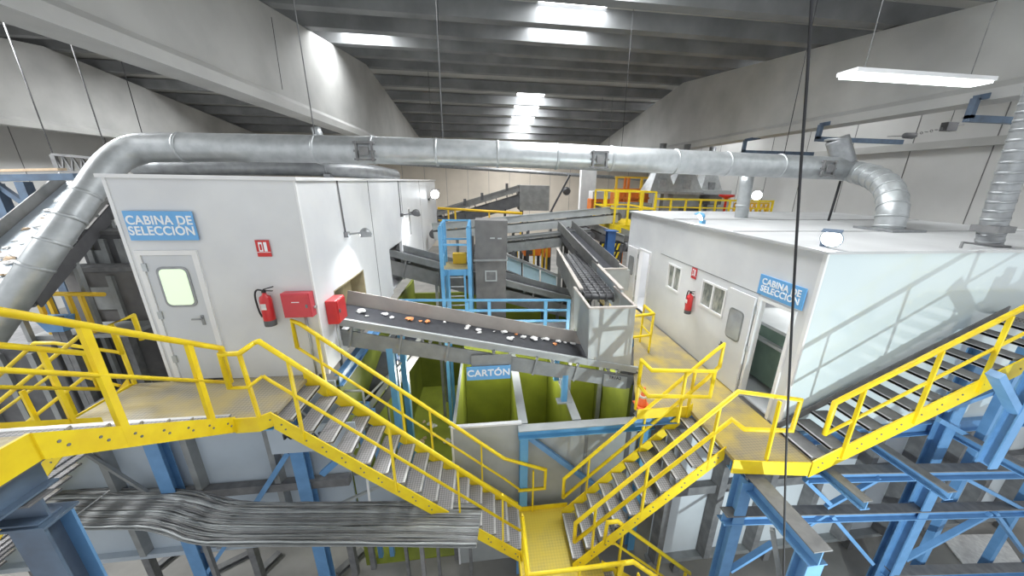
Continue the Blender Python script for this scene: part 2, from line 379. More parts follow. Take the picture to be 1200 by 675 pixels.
# door leaf, holed for its rounded window
wcx, wcz, ww, wh = -4.615, 1.60, 0.36, 0.56
b = MB(); lx0, lx1 = dx0+0.075, dx1-0.075; y0, y1 = CY0-0.012, CY0+0.03
b.box((lx0, y0, 0.03), (wcx-ww/2, y1, dz1-0.075)); b.box((wcx+ww/2, y0, 0.03), (lx1, y1, dz1-0.075))
b.box((wcx-ww/2, y0, 0.03), (wcx+ww/2, y1, wcz-wh/2)); b.box((wcx-ww/2, y0, wcz+wh/2), (wcx+ww/2, y1, dz1-0.075))
dr = b.build('door', 'door', cab)
MB().rrect((wcx, y0-0.012, wcz), X, Z, ww+0.07, wh+0.07, 0.09, (0, 0.014, 0)).build('window_rim', 'galvdk', dr)
MB().rrect((wcx, y0-0.016, wcz), X, Z, ww, wh, 0.07, (0, 0.014, 0)).build('window_pane', 'lit', dr)
b = MB(); b.box((lx1-0.12, y0-0.012, 0.98), (lx1-0.08, y0, 1.14)); b.cyl((lx1-0.10, y0, 1.09), (lx1-0.10, y0-0.05, 1.09), 0.012, 8); b.bar((lx1-0.10, y0-0.05, 1.09), (lx1-0.22, y0-0.05, 1.09), 0.02, 0.02)
b.build('door_handle', 'galvdk', dr)
b = MB()
for z in (0.35, 1.1, 1.85): b.box((lx0-0.03, y0-0.02, z), (lx0+0.03, y0, z+0.12))
b.build('hinge', 'galv', dr)
# rubber flaps and dim lining inside the conveyor opening
MB().box((CX1-0.35, oy0, oz0), (CX1-0.30, oy1, oz1)).build('rubber_flap', 'tan', cab)
b = MB()
b.box((CX1-0.30, oy1-0.03, oz0), (CX1-0.005, oy1, oz1)); b.box((CX1-0.3, oy0, oz1-0.03), (CX1-0.005, oy1-0.03, oz1)); b.build('opening_lining', 'tan', cab)
# narrow window far along the side
b = MB(); b.box((CX1, 12.6, 1.25), (CX1+0.02, 12.95, 2.25)); w = b.build('side_window', 'trim', cab)
MB().box((CX1+0.02, 12.65, 1.3), (CX1+0.026, 12.9, 2.2)).build('window_pane', 'glassg', w)

def sign(c, ux, w, h, body, label, size, sx=1.0, board='sign', group=None):
    c = V(c); ux = V(ux).normalized(); n = ux.cross(Z)
    t = thing('wall_sign', label, 'sign', c-Z*h/2, group)
    MB().hexa([c-ux*w/2-Z*h/2, c+ux*w/2-Z*h/2, c+ux*w/2-Z*h/2+n*0.02, c-ux*w/2-Z*h/2+n*0.02, c-ux*w/2+Z*h/2, c+ux*w/2+Z*h/2, c+ux*w/2+Z*h/2+n*0.02, c-ux*w/2+Z*h/2+n*0.02]).build('board', board, t)
    if body: text('lettering', body, c+n*0.023, ux, Z, size, 'letter', t, sx=sx, bold=0.023, spacing=1.05)
    return t
sign((-4.56, CY0-0.025, 2.515), X, 0.86, 0.41, 'CABINA DE\nSELECCIÓN', 'blue CABINA DE SELECCIÓN sign above the closed door of the white cabin', 0.172, 0.90)
def fire_sign(c, ux, w, h, label):
    c = V(c); ux = V(ux).normalized(); n = ux.cross(Z); t = thing('fire_sign', label, 'sign', c-Z*h/2)
    def pl(x0, x1, z0, z1, d, m, nm):
        a = c+ux*x0*w+Z*z0*h; e = c+ux*x1*w+Z*z1*h
        MB().hexa([a, a+ux*(x1-x0)*w, a+ux*(x1-x0)*w+n*d, a+n*d, a+Z*(z1-z0)*h, e, e+n*d, a+Z*(z1-z0)*h+n*d]).build(nm, m, t)
    pl(-0.5, 0.5, -0.5, 0.5, 0.010, 'red', 'board'); pl(-0.30, -0.02, -0.18, 0.38, 0.013, 'letter', 'symbol_panel'); pl(0.08, 0.30, -0.18, 0.38, 0.013, 'letter', 'symbol_panel')
    pl(-0.22, -0.08, -0.10, 0.26, 0.016, 'red', 'symbol'); pl(-0.5, 0.5, -0.245, -0.215, 0.013, 'letter', 'divider')
    return t
fire_sign((-3.31, CY0-0.012, 2.18), X, 0.19, 0.25, 'small red fire sign above the extinguisher on the white cabin front')
def extinguisher(base, n, label, k=1.0):
    """base: lowest point of the bottle's axis; n: direction away from the wall"""
    base = V(base); n = V(n); t = thing('fire_extinguisher', label, 'fire extinguisher', base); sd = Z.cross(n)
    MB().lathe(base, [(0.070*k, 0), (0.078*k, 0.02*k), (0.078*k, 0.40*k), (0.066*k, 0.45*k), (0.03*k, 0.48*k), (0.025*k, 0.51*k)]).build('bottle', 'red', t)
    MB().lathe(base, [(0.079*k, 0.0), (0.0805*k, 0.015*k), (0.0805*k, 0.085*k), (0.079*k, 0.09*k)]).build('foot_ring', 'dark', t)
    b = MB(); b.box(base+V((-0.02, -0.02, 0.51))*k, base+V((0.02, 0.02, 0.55))*k); b.bar(base+Z*0.56*k, base+sd*0.14*k+Z*0.60*k, 0.02, 0.014); b.bar(base+Z*0.54*k, base+sd*0.12*k+Z*0.535*k, 0.02, 0.012); b.build('valve', 'black', t)
    MB().tube(smooth_path([base+Z*0.54*k, base-sd*0.09*k+Z*0.55*k, base-sd*0.13*k+Z*0.45*k, base-sd*0.11*k+Z*0.25*k+n*0.02, base-sd*0.085*k+Z*0.14*k+n*0.02], 5), 0.012*k, 8).build('hose', 'black', t)
    b = MB(); b.bar(base+Z*0.27*k+n*0.0795*k, base+Z*0.36*k+n*0.0795*k, 0.07*k, 0.004, n); b.build('instruction_label', 'paper', t)
    MB().bar(base+Z*0.42*k, base+Z*0.42*k-n*0.115, 0.03, 0.03).build('wall_bracket', 'dust', t)
    return t
extinguisher((-3.38, CY0-0.115, 0.98), -Y, 'red fire extinguisher hanging on the front of the closed white cabin', 1.05)
t = thing('hose_cabinet', 'flat red fire hose cabinet on the white cabin front next to the corner', 'cabinet', (-2.93, 5.4, 1.10))
MB().box((-3.15, CY0-0.14, 1.10), (-2.735, CY0-0.001, 1.50)).build('body', 'redlt', t, 0.008)
d = MB().box((-3.13, CY0-0.155, 1.12), (-2.755, CY0-0.141, 1.48)).build('door', 'redlt', t, 0.005)
MB().box((-2.80, CY0-0.175, 1.27), (-2.775, CY0-0.155, 1.32)).build('latch', 'dust', d)
MB().bar((-3.0, CY0-0.158, 1.36), (-2.89, CY0-0.158, 1.36), 0.006, 0.012).build('maker_strip', 'letter', d)
MB().cyl((-2.745, CY0-0.05, 1.24), (-2.70, CY0-0.05, 1.24), 0.025, 10).build('pipe_stub', 'galv', t)
MB().tube([(-2.90, CY0-0.03, 0.02), (-2.90, CY0-0.03, 1.09)], 0.016, 8).build('riser_pipe', 'galv', t)
t = thing('alarm_box', 'red box round the corner beside the conveyor opening', 'box', (-2.6, 5.9, 0.75))
MB().box((CX1+0.002, 5.76, 0.80), (CX1+0.18, 6.12, 1.22)).build('body', 'red', t, 0.01)
d = MB().box((CX1+0.181, 5.78, 0.82), (CX1+0.195, 6.10, 1.20)).build('door', 'red', t)
MB().box((CX1+0.195, 5.80, 1.0), (CX1+0.21, 5.83, 1.06)).build('latch', 'dust', d)
MB().tube([(CX1+0.05, 5.95, 0.79), (CX1+0.05, 5.95, 0.05)], 0.016, 8).build('riser_pipe', 'galv', t)

def floodlight(c, aim, label, r=0.13, power=0, arm=None, mt='galvdk', cable=None):
    c = V(c); aim = V(aim).normalized(); t = thing('floodlight', label, 'floodlight', c)
    b = MB(); b.lathe(c, [(0.05*r/0.13, -0.14*r/0.13), (r*0.7, -0.10*r/0.13), (r, -0.02), (r*1.02, 0.0)], 18, aim); b.build('housing', mt, t)
    MB().lathe(c, [(r*0.92, 0.001), (r*0.80, 0.012), (r*0.3, 0.02)], 18, aim).build('lens', 'lamp', t)
    sd = aim.cross(Z).normalized(); up_ = sd.cross(aim); MB().bar(c+up_*r*1.04-aim*0.02, c+up_*r*1.10+aim*r*0.7, r*1.7, 0.012, up_).build('visor', mt, t)
    if arm: b = MB(); b.tube([c-aim*0.05, V(arm)], 0.018, 8); b.box(V(arm)-V((0.05, 0.05, 0.05)), V(arm)+V((0.05, 0.05, 0.05))); b.build('bracket', mt, t)
    if cable: MB().tube(cable, 0.014, 6).build('cable', 'dust', t)
    if power:
        L = bpy.data.lights.new('flood', 'SPOT'); L.energy = power; L.spot_size = 2.3; L.spot_blend = 0.8; L.shadow_soft_size = 0.1; L.color = (0.95, 0.98, 1.0)
        o = bpy.data.objects.new('flood_beam', L); COL.objects.link(o); o.location = c+aim*0.06; o.rotation_euler = aim.to_track_quat('-Z', 'Y').to_euler()
    return t
floodlight((CX1+0.30, 7.25, 2.12), (0.15, -0.40, -1), 'lit floodlight under a conduit on the white cabin side, shining above the conveyor opening', 0.12, 170, (CX1+0.03, 7.0, 2.16), cable=[(CX1+0.02, 7.0, 2.16), (CX1+0.02, 6.95, CZ1)])
floodlight((CX1+0.42, 11.9, 2.1), (-0.3, 0.3, -1), 'second floodlight along the white cabin side, beside the narrow window', 0.15, 120, (CX1+0.03, 11.6, 2.1), 'dark', cable=[(CX1+0.02, 11.6, 2.1), (CX1+0.02, 11.6, CZ1)])
floodlight((CX1+0.35, 17.2, 2.55), (0.5, -1, -0.2), 'bright floodlight at the far end of the white cabin side, above the yellow rail', 0.22, 0, (CX1+0.03, 17.3, 2.3), 'dust')
# ================================================================== platform in front of the closed cabin
pl = thing('cabin_platform', 'beige chequer plate platform with yellow edge in front of the closed white cabin', 'platform', (-4.4, 5.0, -0.2))
MB().prism([(-5.65, 4.40, -0.06), (-3.17, 4.40, -0.06), (-3.02, 4.52, -0.06), (-3.02, 5.49, -0.06), (-5.62, 5.49, -0.06)], (0, 0, 0.06)).build('deck', 'deckl', pl)
b = MB(); b.box((-3.5, 4.36, -0.20), (-3.19, 4.385, 0.03)); b.prism([(-3.19, 4.36, -0.20), (-3.06, 4.47, -0.20), (-3.06, 4.47, 0.03), (-3.19, 4.36, 0.03)], (-0.015, 0.02, 0))
b.build('toe_plate', 'yellow', pl)
MB().box((-5.67, 4.40, -0.16), (-5.655, 5.49, 0.02)).build('toe_plate', 'yellow', pl)
b = MB(); b.m(0).ibeam((-5.6, 4.5, -0.16), (-3.08, 4.5, -0.16), 0.12, 0.18); b.ibeam((-5.6, 5.35, -0.16), (-3.08, 5.35, -0.16), 0.12, 0.18); b.build('edge_beam', ['bluelt', 'dust'], pl)
# jogged rail between the two stairs
a = [V((-3.40, 4.34, 1.03)), V((-3.18, 4.34, 1.03)), V((-3.05, 4.46, 1.12))]
railing(pl, [[a[0]-Z*0.5, a[0], a[1], a[2]], [a[0]-Z*0.5, a[1]-Z*0.5, a[2]-Z*0.5]], [(V((-3.17, 4.38, 0.03)), a[1])])
# rail on the open end
xe = -5.63
railing(pl, [[(xe, 5.80, 0.62), (xe, 5.80, 1.05), (xe, 5.45, 1.05), (xe, 5.45, 0.55)]], [(V((xe, 5.47, 0)), V((xe, 5.47, 1.0)))])
# ------------------------------------------------------------------ stair coming up towards the viewer
st = thing('steel_staircase', 'yellow sided stair rising from the closed cabin platform to the walkway by the viewer', 'staircase', (-4.2, 4.4, 0))
top, bot, w = V((-3.5, 2.60, 1.30)), V((-3.5, 4.40, 0.04)), V((-1.55, 0, 0))
stair(st, top, bot, w, 7, 0.25)
def along(q, h): return bot+(top-bot)*q+Z*h
up = [along(-0.06, 0.55), along(-0.06, 1.07), along(1.0, 1.04), V((-3.5, 1.2, 2.34))]
railing(st, [up+[], [up[0], along(1.0, 0.55), V((-3.5, 1.2, 1.85))]],
        [(along(0.18, -0.1), along(0.18, 1.06)), (along(0.68, -0.2), along(0.68, 1.05))], pw=0.07)
lf = [p+w for p in up]
railing(st, [lf, [lf[0], along(1.0, 0.55)+w, V((-5.05, 1.2, 1.85))]], [(along(0.15, 0.0)+w, along(0.15, 1.06)+w), (along(0.75, 0.0)+w, along(0.75, 1.06)+w)])
wk = thing('viewing_walkway', 'walkway with yellow edge plate and blue beam at the head of the nearest stair', 'walkway', (-4.3, 2.0, 1.0))
MB().box((-5.05, 1.0, 1.24), (-3.52, 2.60, 1.28)).build('deck', 'deckl', wk)
MB().box((-3.52, 1.0, 1.05), (-3.495, 2.60, 1.30)).build('edge_plate', 'yellow', wk)
MB().ibeam((-3.6, 0.9, 0.92), (-3.6, 2.65, 0.92), 0.16, 0.24).build('beam', ['slate', 'dust'], wk)
MB().ibeam((-5.0, 0.9, 0.92), (-5.0, 2.65, 0.92), 0.16, 0.24).build('beam', ['slate', 'dust'], wk)
MB().ibeam((-5.1, 2.5, 0.68), (-3.5, 2.5, 0.68), 0.16, 0.2).build('cross_beam', ['slate', 'dust'], wk)
b = MB(); b.ibeam((-3.6, 2.52, 0.55), (-3.6, 2.52, FZ), 0.24, 0.2, 0.02, Y); b.box((-3.75, 2.4, 0.55), (-3.45, 2.64, 0.575)); b.build('column', ['slate', 'blue'], wk)
b = MB(); b.ibeam((-5.0, 2.52, 0.55), (-5.0, 2.52, FZ), 0.24, 0.2, 0.02, Y); b.build('column', ['slate', 'blue'], wk)

# ------------------------------------------------------------------ long stair down from the closed cabin to the landing
LZ = -3.42
st = thing('steel_staircase', 'long yellow sided stair from the closed cabin platform down to the square landing', 'staircase', (-1.2, 4.9, LZ))
t0, t1, w = V((-3.06, 4.47, 0.03)), V((0.55, 4.47, LZ+0.12)), V((0, 0.90, 0))
stair(st, t0, t1, w, 15, 0.27)
d = t1-t0
def al(q, h, o=V((0, 0, 0))): return t0+d*q+Z*h+o
n0 = al(0.0, 1.10); n1 = al(0.985, 1.02)
railing(st, [[V((-3.05, 4.46, 1.12)), n0+X*0.06, n1], [V((-3.05, 4.46, 0.62)), al(0.02, 0.58), al(0.985, 0.5)]],
        [(al(q, -0.15, -Y*0.03), al(q, 1.13-0.05*q, -Y*0.0)) for q in (0.10, 0.43, 0.70, 0.90)])
f = [al(0.0, 0.55, w), al(0.0, 1.02, w)+X*0.0, al(0.03, 1.06, w), al(0.92, 1.04, w), V((1.10, 5.37, LZ+1.06)), V((1.10, 5.37, LZ+0.58)), V((0.55, 5.37, LZ+0.58))]
railing(st, [f, [al(0.0, 0.55, w), al(0.92, 0.54, w), V((0.6, 5.37, LZ+0.58))]], [(al(q, -0.1, w), al(q, 1.04, w)) for q in (0.09, 0.42, 0.55, 0.80)]+[(V((0.85, 5.37, LZ)), V((0.85, 5.37, LZ+1.06)))])
# ------------------------------------------------------------------ flight leaving the platform on its open end
st = thing('steel_staircase', 'yellow railed flight dropping away from the open end of the closed cabin platform', 'staircase', (-6.9, 5.0, FZ))
t0, t1, w = V((-5.69, 4.75, 0.0)), V((-10.2, 4.75, FZ+0.05)), V((0, 0.70, 0))
stair(st, t0, t1, w, 20, 0.22); d = t1-t0
ya, yb = 4.78, 5.42
def rl(pts, y): return [P(u, v, y=y) for u, v in pts]
railing(st, [rl([(-60, 519), (0, 470), (95, 392), (103, 397)], ya), rl([(-40, 552), (33, 494), (110, 433)], ya)], [(al(q, -0.05), al(q, 1.0)) for q in (0.12, 0.32)], r=0.026)
railing(st, [rl([(-20, 457), (41, 402), (64, 402), (140, 413)], yb), rl([(-30, 505), (62, 438), (84, 438), (140, 452)], yb)], [(al(q, -0.05, w), al(q, 1.0, w)) for q in (0.06, 0.2, 0.36)], r=0.026)
# ------------------------------------------------------------------ the landing
ld = thing('stair_landing', 'square yellow chequer plate landing where the stairs meet', 'landing', (1.1, 4.4, LZ-0.2))
MB().box((0.50, 3.45, LZ-0.05), (1.95, 5.40, LZ)).build('deck', 'decky', ld)
b = MB(); b.box((0.50, 5.38, LZ-0.2), (1.6, 5.40, LZ+0.10)); b.build('toe_plate', 'yellow', ld)
MB().box((0.475, 3.45, LZ-0.22), (0.50, 4.50, LZ+0.10)).build('toe_plate', 'yellow', ld)
MB().box((0.475, 3.43, LZ-0.22), (1.95, 3.45, LZ+0.10)).build('toe_plate', 'yellow', ld)
tz = LZ+1.05
railing(ld, [[(0.53, 4.42, tz), (0.53, 3.50, tz), (2.02, 3.50, tz)], [(0.53, 4.42, tz-0.5), (0.53, 3.50, tz-0.5), (2.02, 3.50, tz-0.5)]],
        [(V((0.53, 4.42, LZ)), V((0.53, 4.42, tz+0.05))), (V((0.53, 3.50, LZ)), V((0.53, 3.50, tz))), (V((1.3, 3.5, LZ)), V((1.3, 3.5, tz))), (V((1.98, 3.5, LZ)), V((1.98, 3.5, tz)))])
for x, y in ((0.56, 3.6), (0.56, 5.25), (1.85, 3.6), (1.85, 5.25)): MB().bar((x, y, LZ-0.05), (x, y, FZ), 0.1, 0.1, Y).build('leg', 'blue', ld)
# ------------------------------------------------------------------ stair from the landing up to the open cabin's walkway
RZ = -0.80
st = thing('steel_staircase', 'short yellow sided stair from the landing up to the walkway of the open cabin', 'staircase', (2.6, 4.6, LZ))
t0, t1, w = V((3.72, 3.98, RZ+0.04)), V((1.42, 4.20, LZ+0.10)), V((0, 0.92, 0))
stair(st, t0, t1, w, 10, 0.26); d = t1-t0
b0 = al(1.0, 0.52); b1 = al(1.0, 0.96)
railing(st, [[b0, b1, al(0.0, 1.0), V((4.52, 3.72, RZ+1.02)), V((4.52, 3.72, RZ+0.48)), V((3.8, 3.80, RZ+0.50)), al(0.0, 0.50), b0]],
        [(al(q, -0.2), al(q, 0.98)) for q in (0.86, 0.52, 0.10)]+[(V((4.18, 3.68, RZ-0.12)), V((4.18, 3.72, RZ+1.02)))])
wv = w*0.97
g = [al(1.0, 0.50, wv), al(1.0, 0.98, wv), al(-0.08, 1.0, wv), al(-0.14, 0.98, wv), al(-0.14, 0.55, wv), al(-0.05, 0.50, wv), al(1.0, 0.50, wv)]
railing(st, [g], [(al(q, -0.1, w), al(q, 0.98, wv)) for q in (0.80, 0.38, 0.04)])
# ------------------------------------------------------------------ flight going down from the landing
st = thing('steel_staircase', 'lowest yellow flight going down from the square landing to the floor', 'staircase', (2.9, 3.8, FZ))
t0, t1, w = V((1.95, 3.50, LZ)), V((3.75, 3.50, FZ+0.05)), V((0, 0.66, 0))
stair(st, t0, t1, w, 8, 0.24); d = t1-t0
for o in (V((0, 0, 0)), w):
    s = al(0, 0, o)
    railing(st, [[s+Z*0.55, s+Z*1.05+X*0.02, s+Z*1.05+X*0.2, al(1.0, 1.02, o)], [s+Z*0.55, s+Z*0.53+X*0.2, al(1.0, 0.5, o)]], [(al(q, -0.05, o), al(q, 1.03, o)) for q in (0.18, 0.62, 0.95)])

# ================================================================== walkway of the open cabin
pw = thing('cabin_walkway', 'worn yellow chequer plate walkway along the open white cabin', 'walkway', (3.9, 6.0, RZ-0.2))
MB().prism([(2.66, 4.92, RZ-0.06), (3.70, 4.92, RZ-0.06), (3.70, 3.72, RZ-0.06), (4.90, 3.55, RZ-0.06), (4.93, 13.0, RZ-0.06), (3.95, 13.0, RZ-0.06), (3.95, 8.0, RZ-0.06), (3.15, 6.2, RZ-0.06)], (0, 0, 0.06)).build('deck', 'deck', pw)
b = MB(); b.prism([(3.66, 3.70, RZ-0.22), (4.80, 3.53, RZ-0.22), (4.80, 3.53, RZ+0.02), (3.66, 3.70, RZ+0.02)], (0, 0.02, 0)); b.build('toe_plate', 'yellow', pw)
MB().box((2.66, 4.90, RZ-0.10), (3.70, 4.92, RZ+0.10)).build('toe_plate', 'yellow', pw)
b = MB(); b.m(0).ibeam((2.66, 4.98, RZ-0.17), (4.9, 4.98, RZ-0.17), 0.14, 0.2); b.ibeam((3.75, 3.85, RZ-0.2), (4.9, 3.72, RZ-0.2), 0.14, 0.2); b.build('edge_beam', ['blue', 'dust'], pw)
tz = RZ+1.03
A, B, Cc = P(752, 422, z=tz), P(764, 434, z=tz), P(838, 435, z=tz)
railing(pw, [[A-Z*0.5, A, B, Cc, Cc-Z*0.5, B-Z*0.5, A-Z*0.5]], [(V((A.x, A.y, RZ)), A), (V(((B.x*0.45+Cc.x*0.55), (B.y*0.45+Cc.y*0.55), RZ)), B*0.45+Cc*0.55)])
A, B, Cc = P(755, 358, z=tz), P(766, 368, z=tz), P(737, 371, z=tz)
railing(pw, [[A, B, Cc, Cc-Z*0.55, B-Z*0.55, B], [B-Z*0.55, A-Z*0.55]], [(V((A.x, A.y, RZ)), A), (V((B.x, B.y, RZ)), B)])
# traffic cone standing on it
c = V((2.86, 5.02, RZ)); t = thing('traffic_cone', 'small orange red cone on the corner of the yellow walkway', 'cone', c)
b = MB(); b.box(c+V((-0.13, -0.0, 0.0)), c+V((0.13, 0.26, 0.02))); b.build('base', 'cone', t)
MB().lathe(c+V((0, 0.13, 0.02)), [(0.10, 0), (0.085, 0.03), (0.025, 0.36), (0.02, 0.37)], 16).build('body', 'cone', t)
MB().lathe(c+V((0, 0.13, 0.02)), [(0.064, 0.16), (0.054, 0.21)], 16).build('reflective_band', 'paper', t)

# ================================================================== open white cabin
QX0, QX1, QY0, QY1, QZ0, QZ1 = 4.95, 12.6, 4.30, 11.3, RZ, 2.27
qc = thing('sorting_cabin', 'open white sorting cabin with two windows and a glossy end panel', 'cabin', (8, 7, RZ))
# west wall with its openings: (y0, y1, z0, z1)
opens = [(4.52, 5.30, RZ, 1.28), (6.14, 6.97, 0.50, 1.13), (7.85, 8.50, 0.48, 1.16), (9.55, 10.35, RZ, 1.22)]
b = MB(); y = QY0+0.04
for (a, e, z0, z1) in opens:
    b.box((QX0, y, QZ0), (QX0+0.08, a, QZ1))
    if z0 > QZ0: b.box((QX0, a, QZ0), (QX0+0.08, e, z0))
    b.box((QX0, a, z1), (QX0+0.08, e, QZ1)); y = e
b.box((QX0, y, QZ0), (QX0+0.08, QY1, QZ1))
b.box((QX0+0.08, QY1-0.08, QZ0), (QX1, QY1, QZ1)); b.box((QX1-0.08, QY0+0.04, QZ0), (QX1, QY1-0.08, QZ1))
b.box((QX0+0.08, QY0+0.04, QZ0-0.02), (QX1-0.08, QY1-0.08, QZ0+0.01))
b.build('wall', 'white', qc)
MB().box((QX0+0.002, QY0, QZ0-0.09), (QX1, QY0+0.035, QZ1-0.01)).build('end_panel', 'gloss', qc)
MB().box((QX0-0.012, QY0-0.012, QZ0), (QX0+0.025, QY0+0.05, QZ1)).build('corner_strip', 'trim', qc)
MB().box((QX0-0.06, QY0-0.06, QZ1), (QX1+0.05, QY1+0.05, QZ1+0.04)).build('roof', 'roofsheet', qc)
b = MB()
for y in (6.3, 8.6): b.box((QX0, y, QZ1+0.041), (QX1, y+0.015, QZ1+0.05))
for (x, z) in ((0, 1.30),): b.box((QX0-0.006, 5.3, z), (QX0, 9.0, z+0.012))
b.build('roof_joint', 'dust', qc)
for k, (a, e, z0, z1) in enumerate(opens):
    if k in (0, 3):
        b = MB(); b.box((QX0-0.03, a, RZ), (QX0+0.09, a+0.06, z1)); b.box((QX0-0.03, e-0.06, RZ), (QX0+0.09, e, z1)); b.box((QX0-0.03, a+0.06, z1-0.06), (QX0+0.09, e-0.06, z1)); b.build('door_frame', 'trim', qc)
        # leaf swung flat against the wall
        L = e-a-0.10; y0, y1 = e+0.02, e+0.02+L; x0, x1 = QX0-0.075, QX0-0.035
        wc, wz, ww, wh = (y0+y1)/2+0.02, 0.55, 0.34, 0.58
        b = MB(); b.box((x0, y0, RZ+0.02), (x1, wc-ww/2, z1-0.05)); b.box((x0, wc+ww/2, RZ+0.02), (x1, y1, z1-0.05)); b.box((x0, wc-ww/2, RZ+0.02), (x1, wc+ww/2, wz-wh/2)); b.box((x0, wc-ww/2, wz+wh/2), (x1, wc+ww/2, z1-0.05))
        dr = b.build('door', 'white' if k == 0 else 'trim', qc)
        MB().rrect((x0-0.01, wc, wz), Y, Z, ww+0.06, wh+0.06, 0.09, (0.012, 0, 0)).build('window_rim', 'galvdk', dr)
        MB().rrect((x0-0.014, wc, wz), Y, Z, ww, wh, 0.07, (0.012, 0, 0)).build('window_pane', 'glassg', dr)
        b = MB(); b.cyl((x0, y1-0.08, 0.0), (x0-0.05, y1-0.08, 0.0), 0.014, 8); b.bar((x0-0.05, y1-0.08, 0.0), (x0-0.05, y1-0.18, 0.0), 0.02, 0.02); b.box((x0-0.008, y1-0.11, -0.06), (x0, y1-0.05, 0.06)); b.build('door_handle', 'dark', dr)
        b = MB()
        for z in (RZ+0.2, 0.15, z1-0.35): b.box((QX0-0.05, e-0.02, z), (QX0-0.03, e+0.06, z+0.14))
        b.build('hinge', 'galv', dr)
    else:
        b = MB(); f = 0.045
        for (p, q) in (((a, z0), (a+f, z1)), ((e-f, z0), (e, z1)), ((a+f, z0), (e-f, z0+f)), ((a+f, z1-f), (e-f, z1)), (((a+e)/2-0.025, z0+f), ((a+e)/2+0.025, z1-f))): b.box((QX0-0.02, p[0], p[1]), (QX0+0.06, q[0], q[1]))
        wf = b.build('window_frame', 'trim', qc)
        m = (a+e)/2
        MB().box((QX0+0.01, a+f, z0+f), (QX0+0.02, m-0.025, z1-f)).build('window_pane', 'glass', wf)
        MB().box((QX0+0.025, m+0.025, z0+f), (QX0+0.035, e-f, z1-f)).build('window_pane', 'glass', wf)
sign((QX0-0.015, 4.90, 1.505), -Y, 0.92, 0.36, 'CABINA DE\nSELECCIÓN', 'blue CABINA DE SELECCIÓN sign over the open doorway behind the black cable', 0.155, 0.95)
fire_sign((QX0-0.012, 7.32, 1.17), -Y, 0.20, 0.26, 'small red fire sign between the two windows of the open cabin')
extinguisher((QX0-0.115, 7.18, 0.20), -X, 'red fire extinguisher between the two windows of the open cabin', 1.0)
# what can be seen through the near doorway
t = thing('waste_container', 'big dull green container inside the open cabin doorway', 'container', (6.2, 5.3, RZ))
b = MB(); b.prism([(5.55, 4.75, RZ+0.15), (6.9, 4.75, RZ+0.15), (7.0, 4.70, 0.55), (5.45, 4.70, 0.55)], (0, 1.5, 0)); b.build('body', 'mint', t)
b = MB()
for z in (0.58, 0.25): b.box((5.38, 4.66, z), (7.05, 6.3, z+0.06))
b.build('rim', 'steellt', t)
b = MB()
for x in (5.7, 6.75):
    for y in (4.85, 6.1): b.cyl((x-0.03, y, RZ+0.075), (x+0.03, y, RZ+0.075), 0.065, 12)
b.build('caster', 'black', t)
t = thing('sorting_chute', 'grey chute with pale rails above the green container in the open cabin', 'chute', (6.5, 6.8, RZ))
MB().box((5.5, 6.35, 0.75), (8.0, 6.45, 1.35)).build('panel', 'dark', t)
b = MB(); b.bar((5.4, 6.3, 0.95), (8, 6.3, 0.95), 0.05, 0.06); b.bar((5.4, 6.3, 1.25), (8, 6.3, 1.25), 0.05, 0.06); b.build('rail', 'steellt', t)
for x in (5.5, 7.9): MB().bar((x, 6.4, RZ), (x, 6.4, 0.75), 0.06, 0.06, Y).build('leg', 'steel', t)
# on the roof
floodlight((QX0+0.10, QY0+0.10, QZ1+0.20), (-0.80, -0.50, -0.35), 'bright floodlight on the near roof corner of the open cabin', 0.135, 60, (QX0+0.30, QY0+0.34, QZ1+0.09), 'slate')
floodlight((QX0+0.10, 7.62, QZ1+0.20), (-0.9, 0.1, -0.55), 'small floodlight on the roof edge of the open cabin above its far window', 0.10, 60, (QX0+0.20, 7.65, QZ1+0.08), 'bluelt')
t = thing('roof_bracket', 'thin grey bracket frame around the ribbed duct on the open cabin roof', 'bracket', (7.3, 4.6, QZ1+0.04))
b = MB(); b.tube([P(1122, 300, y=4.45), P(1128, 284, y=4.45), P(1183, 289, y=4.45), P(1178, 304, y=4.45)], 0.018, 6); b.build('frame', 'dust', t)

# ------------------------------------------------------------------ stair rising along the glossy end panel
st = thing('steel_staircase', 'yellow sided stair rising along the glossy end panel of the open cabin', 'staircase', (6.5, 3.9, RZ))
t0, t1, w = V((8.35, 3.42, 1.32)), V((4.84, 3.56, RZ+0.03)), V((0, 0.70, 0))
stair(st, t0, t1, w, 13, 0.30, treads='dust', far_up=0.10, far_plate=0.14, far_mat='dust'); d = t1-t0
nb = al(0.985, 0.45)
railing(st, [[nb, al(0.985, 1.0), al(0.0, 1.02)], [nb, al(0.0, 0.52)]], [(al(q, -0.2, -Y*0.03), al(q, 1.0, -Y*0.02)) for q in (0.88, 0.60, 0.36, 0.12)])
'''fw = [al(0.97, 0.5, w), al(0.97, 1.0, w), al(0.0, 1.02, w)]
railing(st, [fw, [fw[0], al(0.0, 0.52, w)]], [(al(q, -0.1, w), al(q, 1.0, w)) for q in (0.95, 0.66, 0.36, 0.12)], mt='yellow')'''
up2 = thing('upper_landing', 'grey landing at the head of the stair beside the glossy panel', 'landing', (9, 3.8, 1.1))
MB().box((8.37, 3.40, 1.20), (10.6, 4.26, 1.27)).build('deck', 'tread', up2)
MB().box((8.37, 3.38, 1.02), (10.6, 3.40, 1.32)).build('edge_plate', 'yellow', up2)
for x in (8.6, 10.4): MB().bar((x, 3.9, 1.2), (x, 3.9, FZ), 0.12, 0.12, Y).build('leg', 'blue', up2)
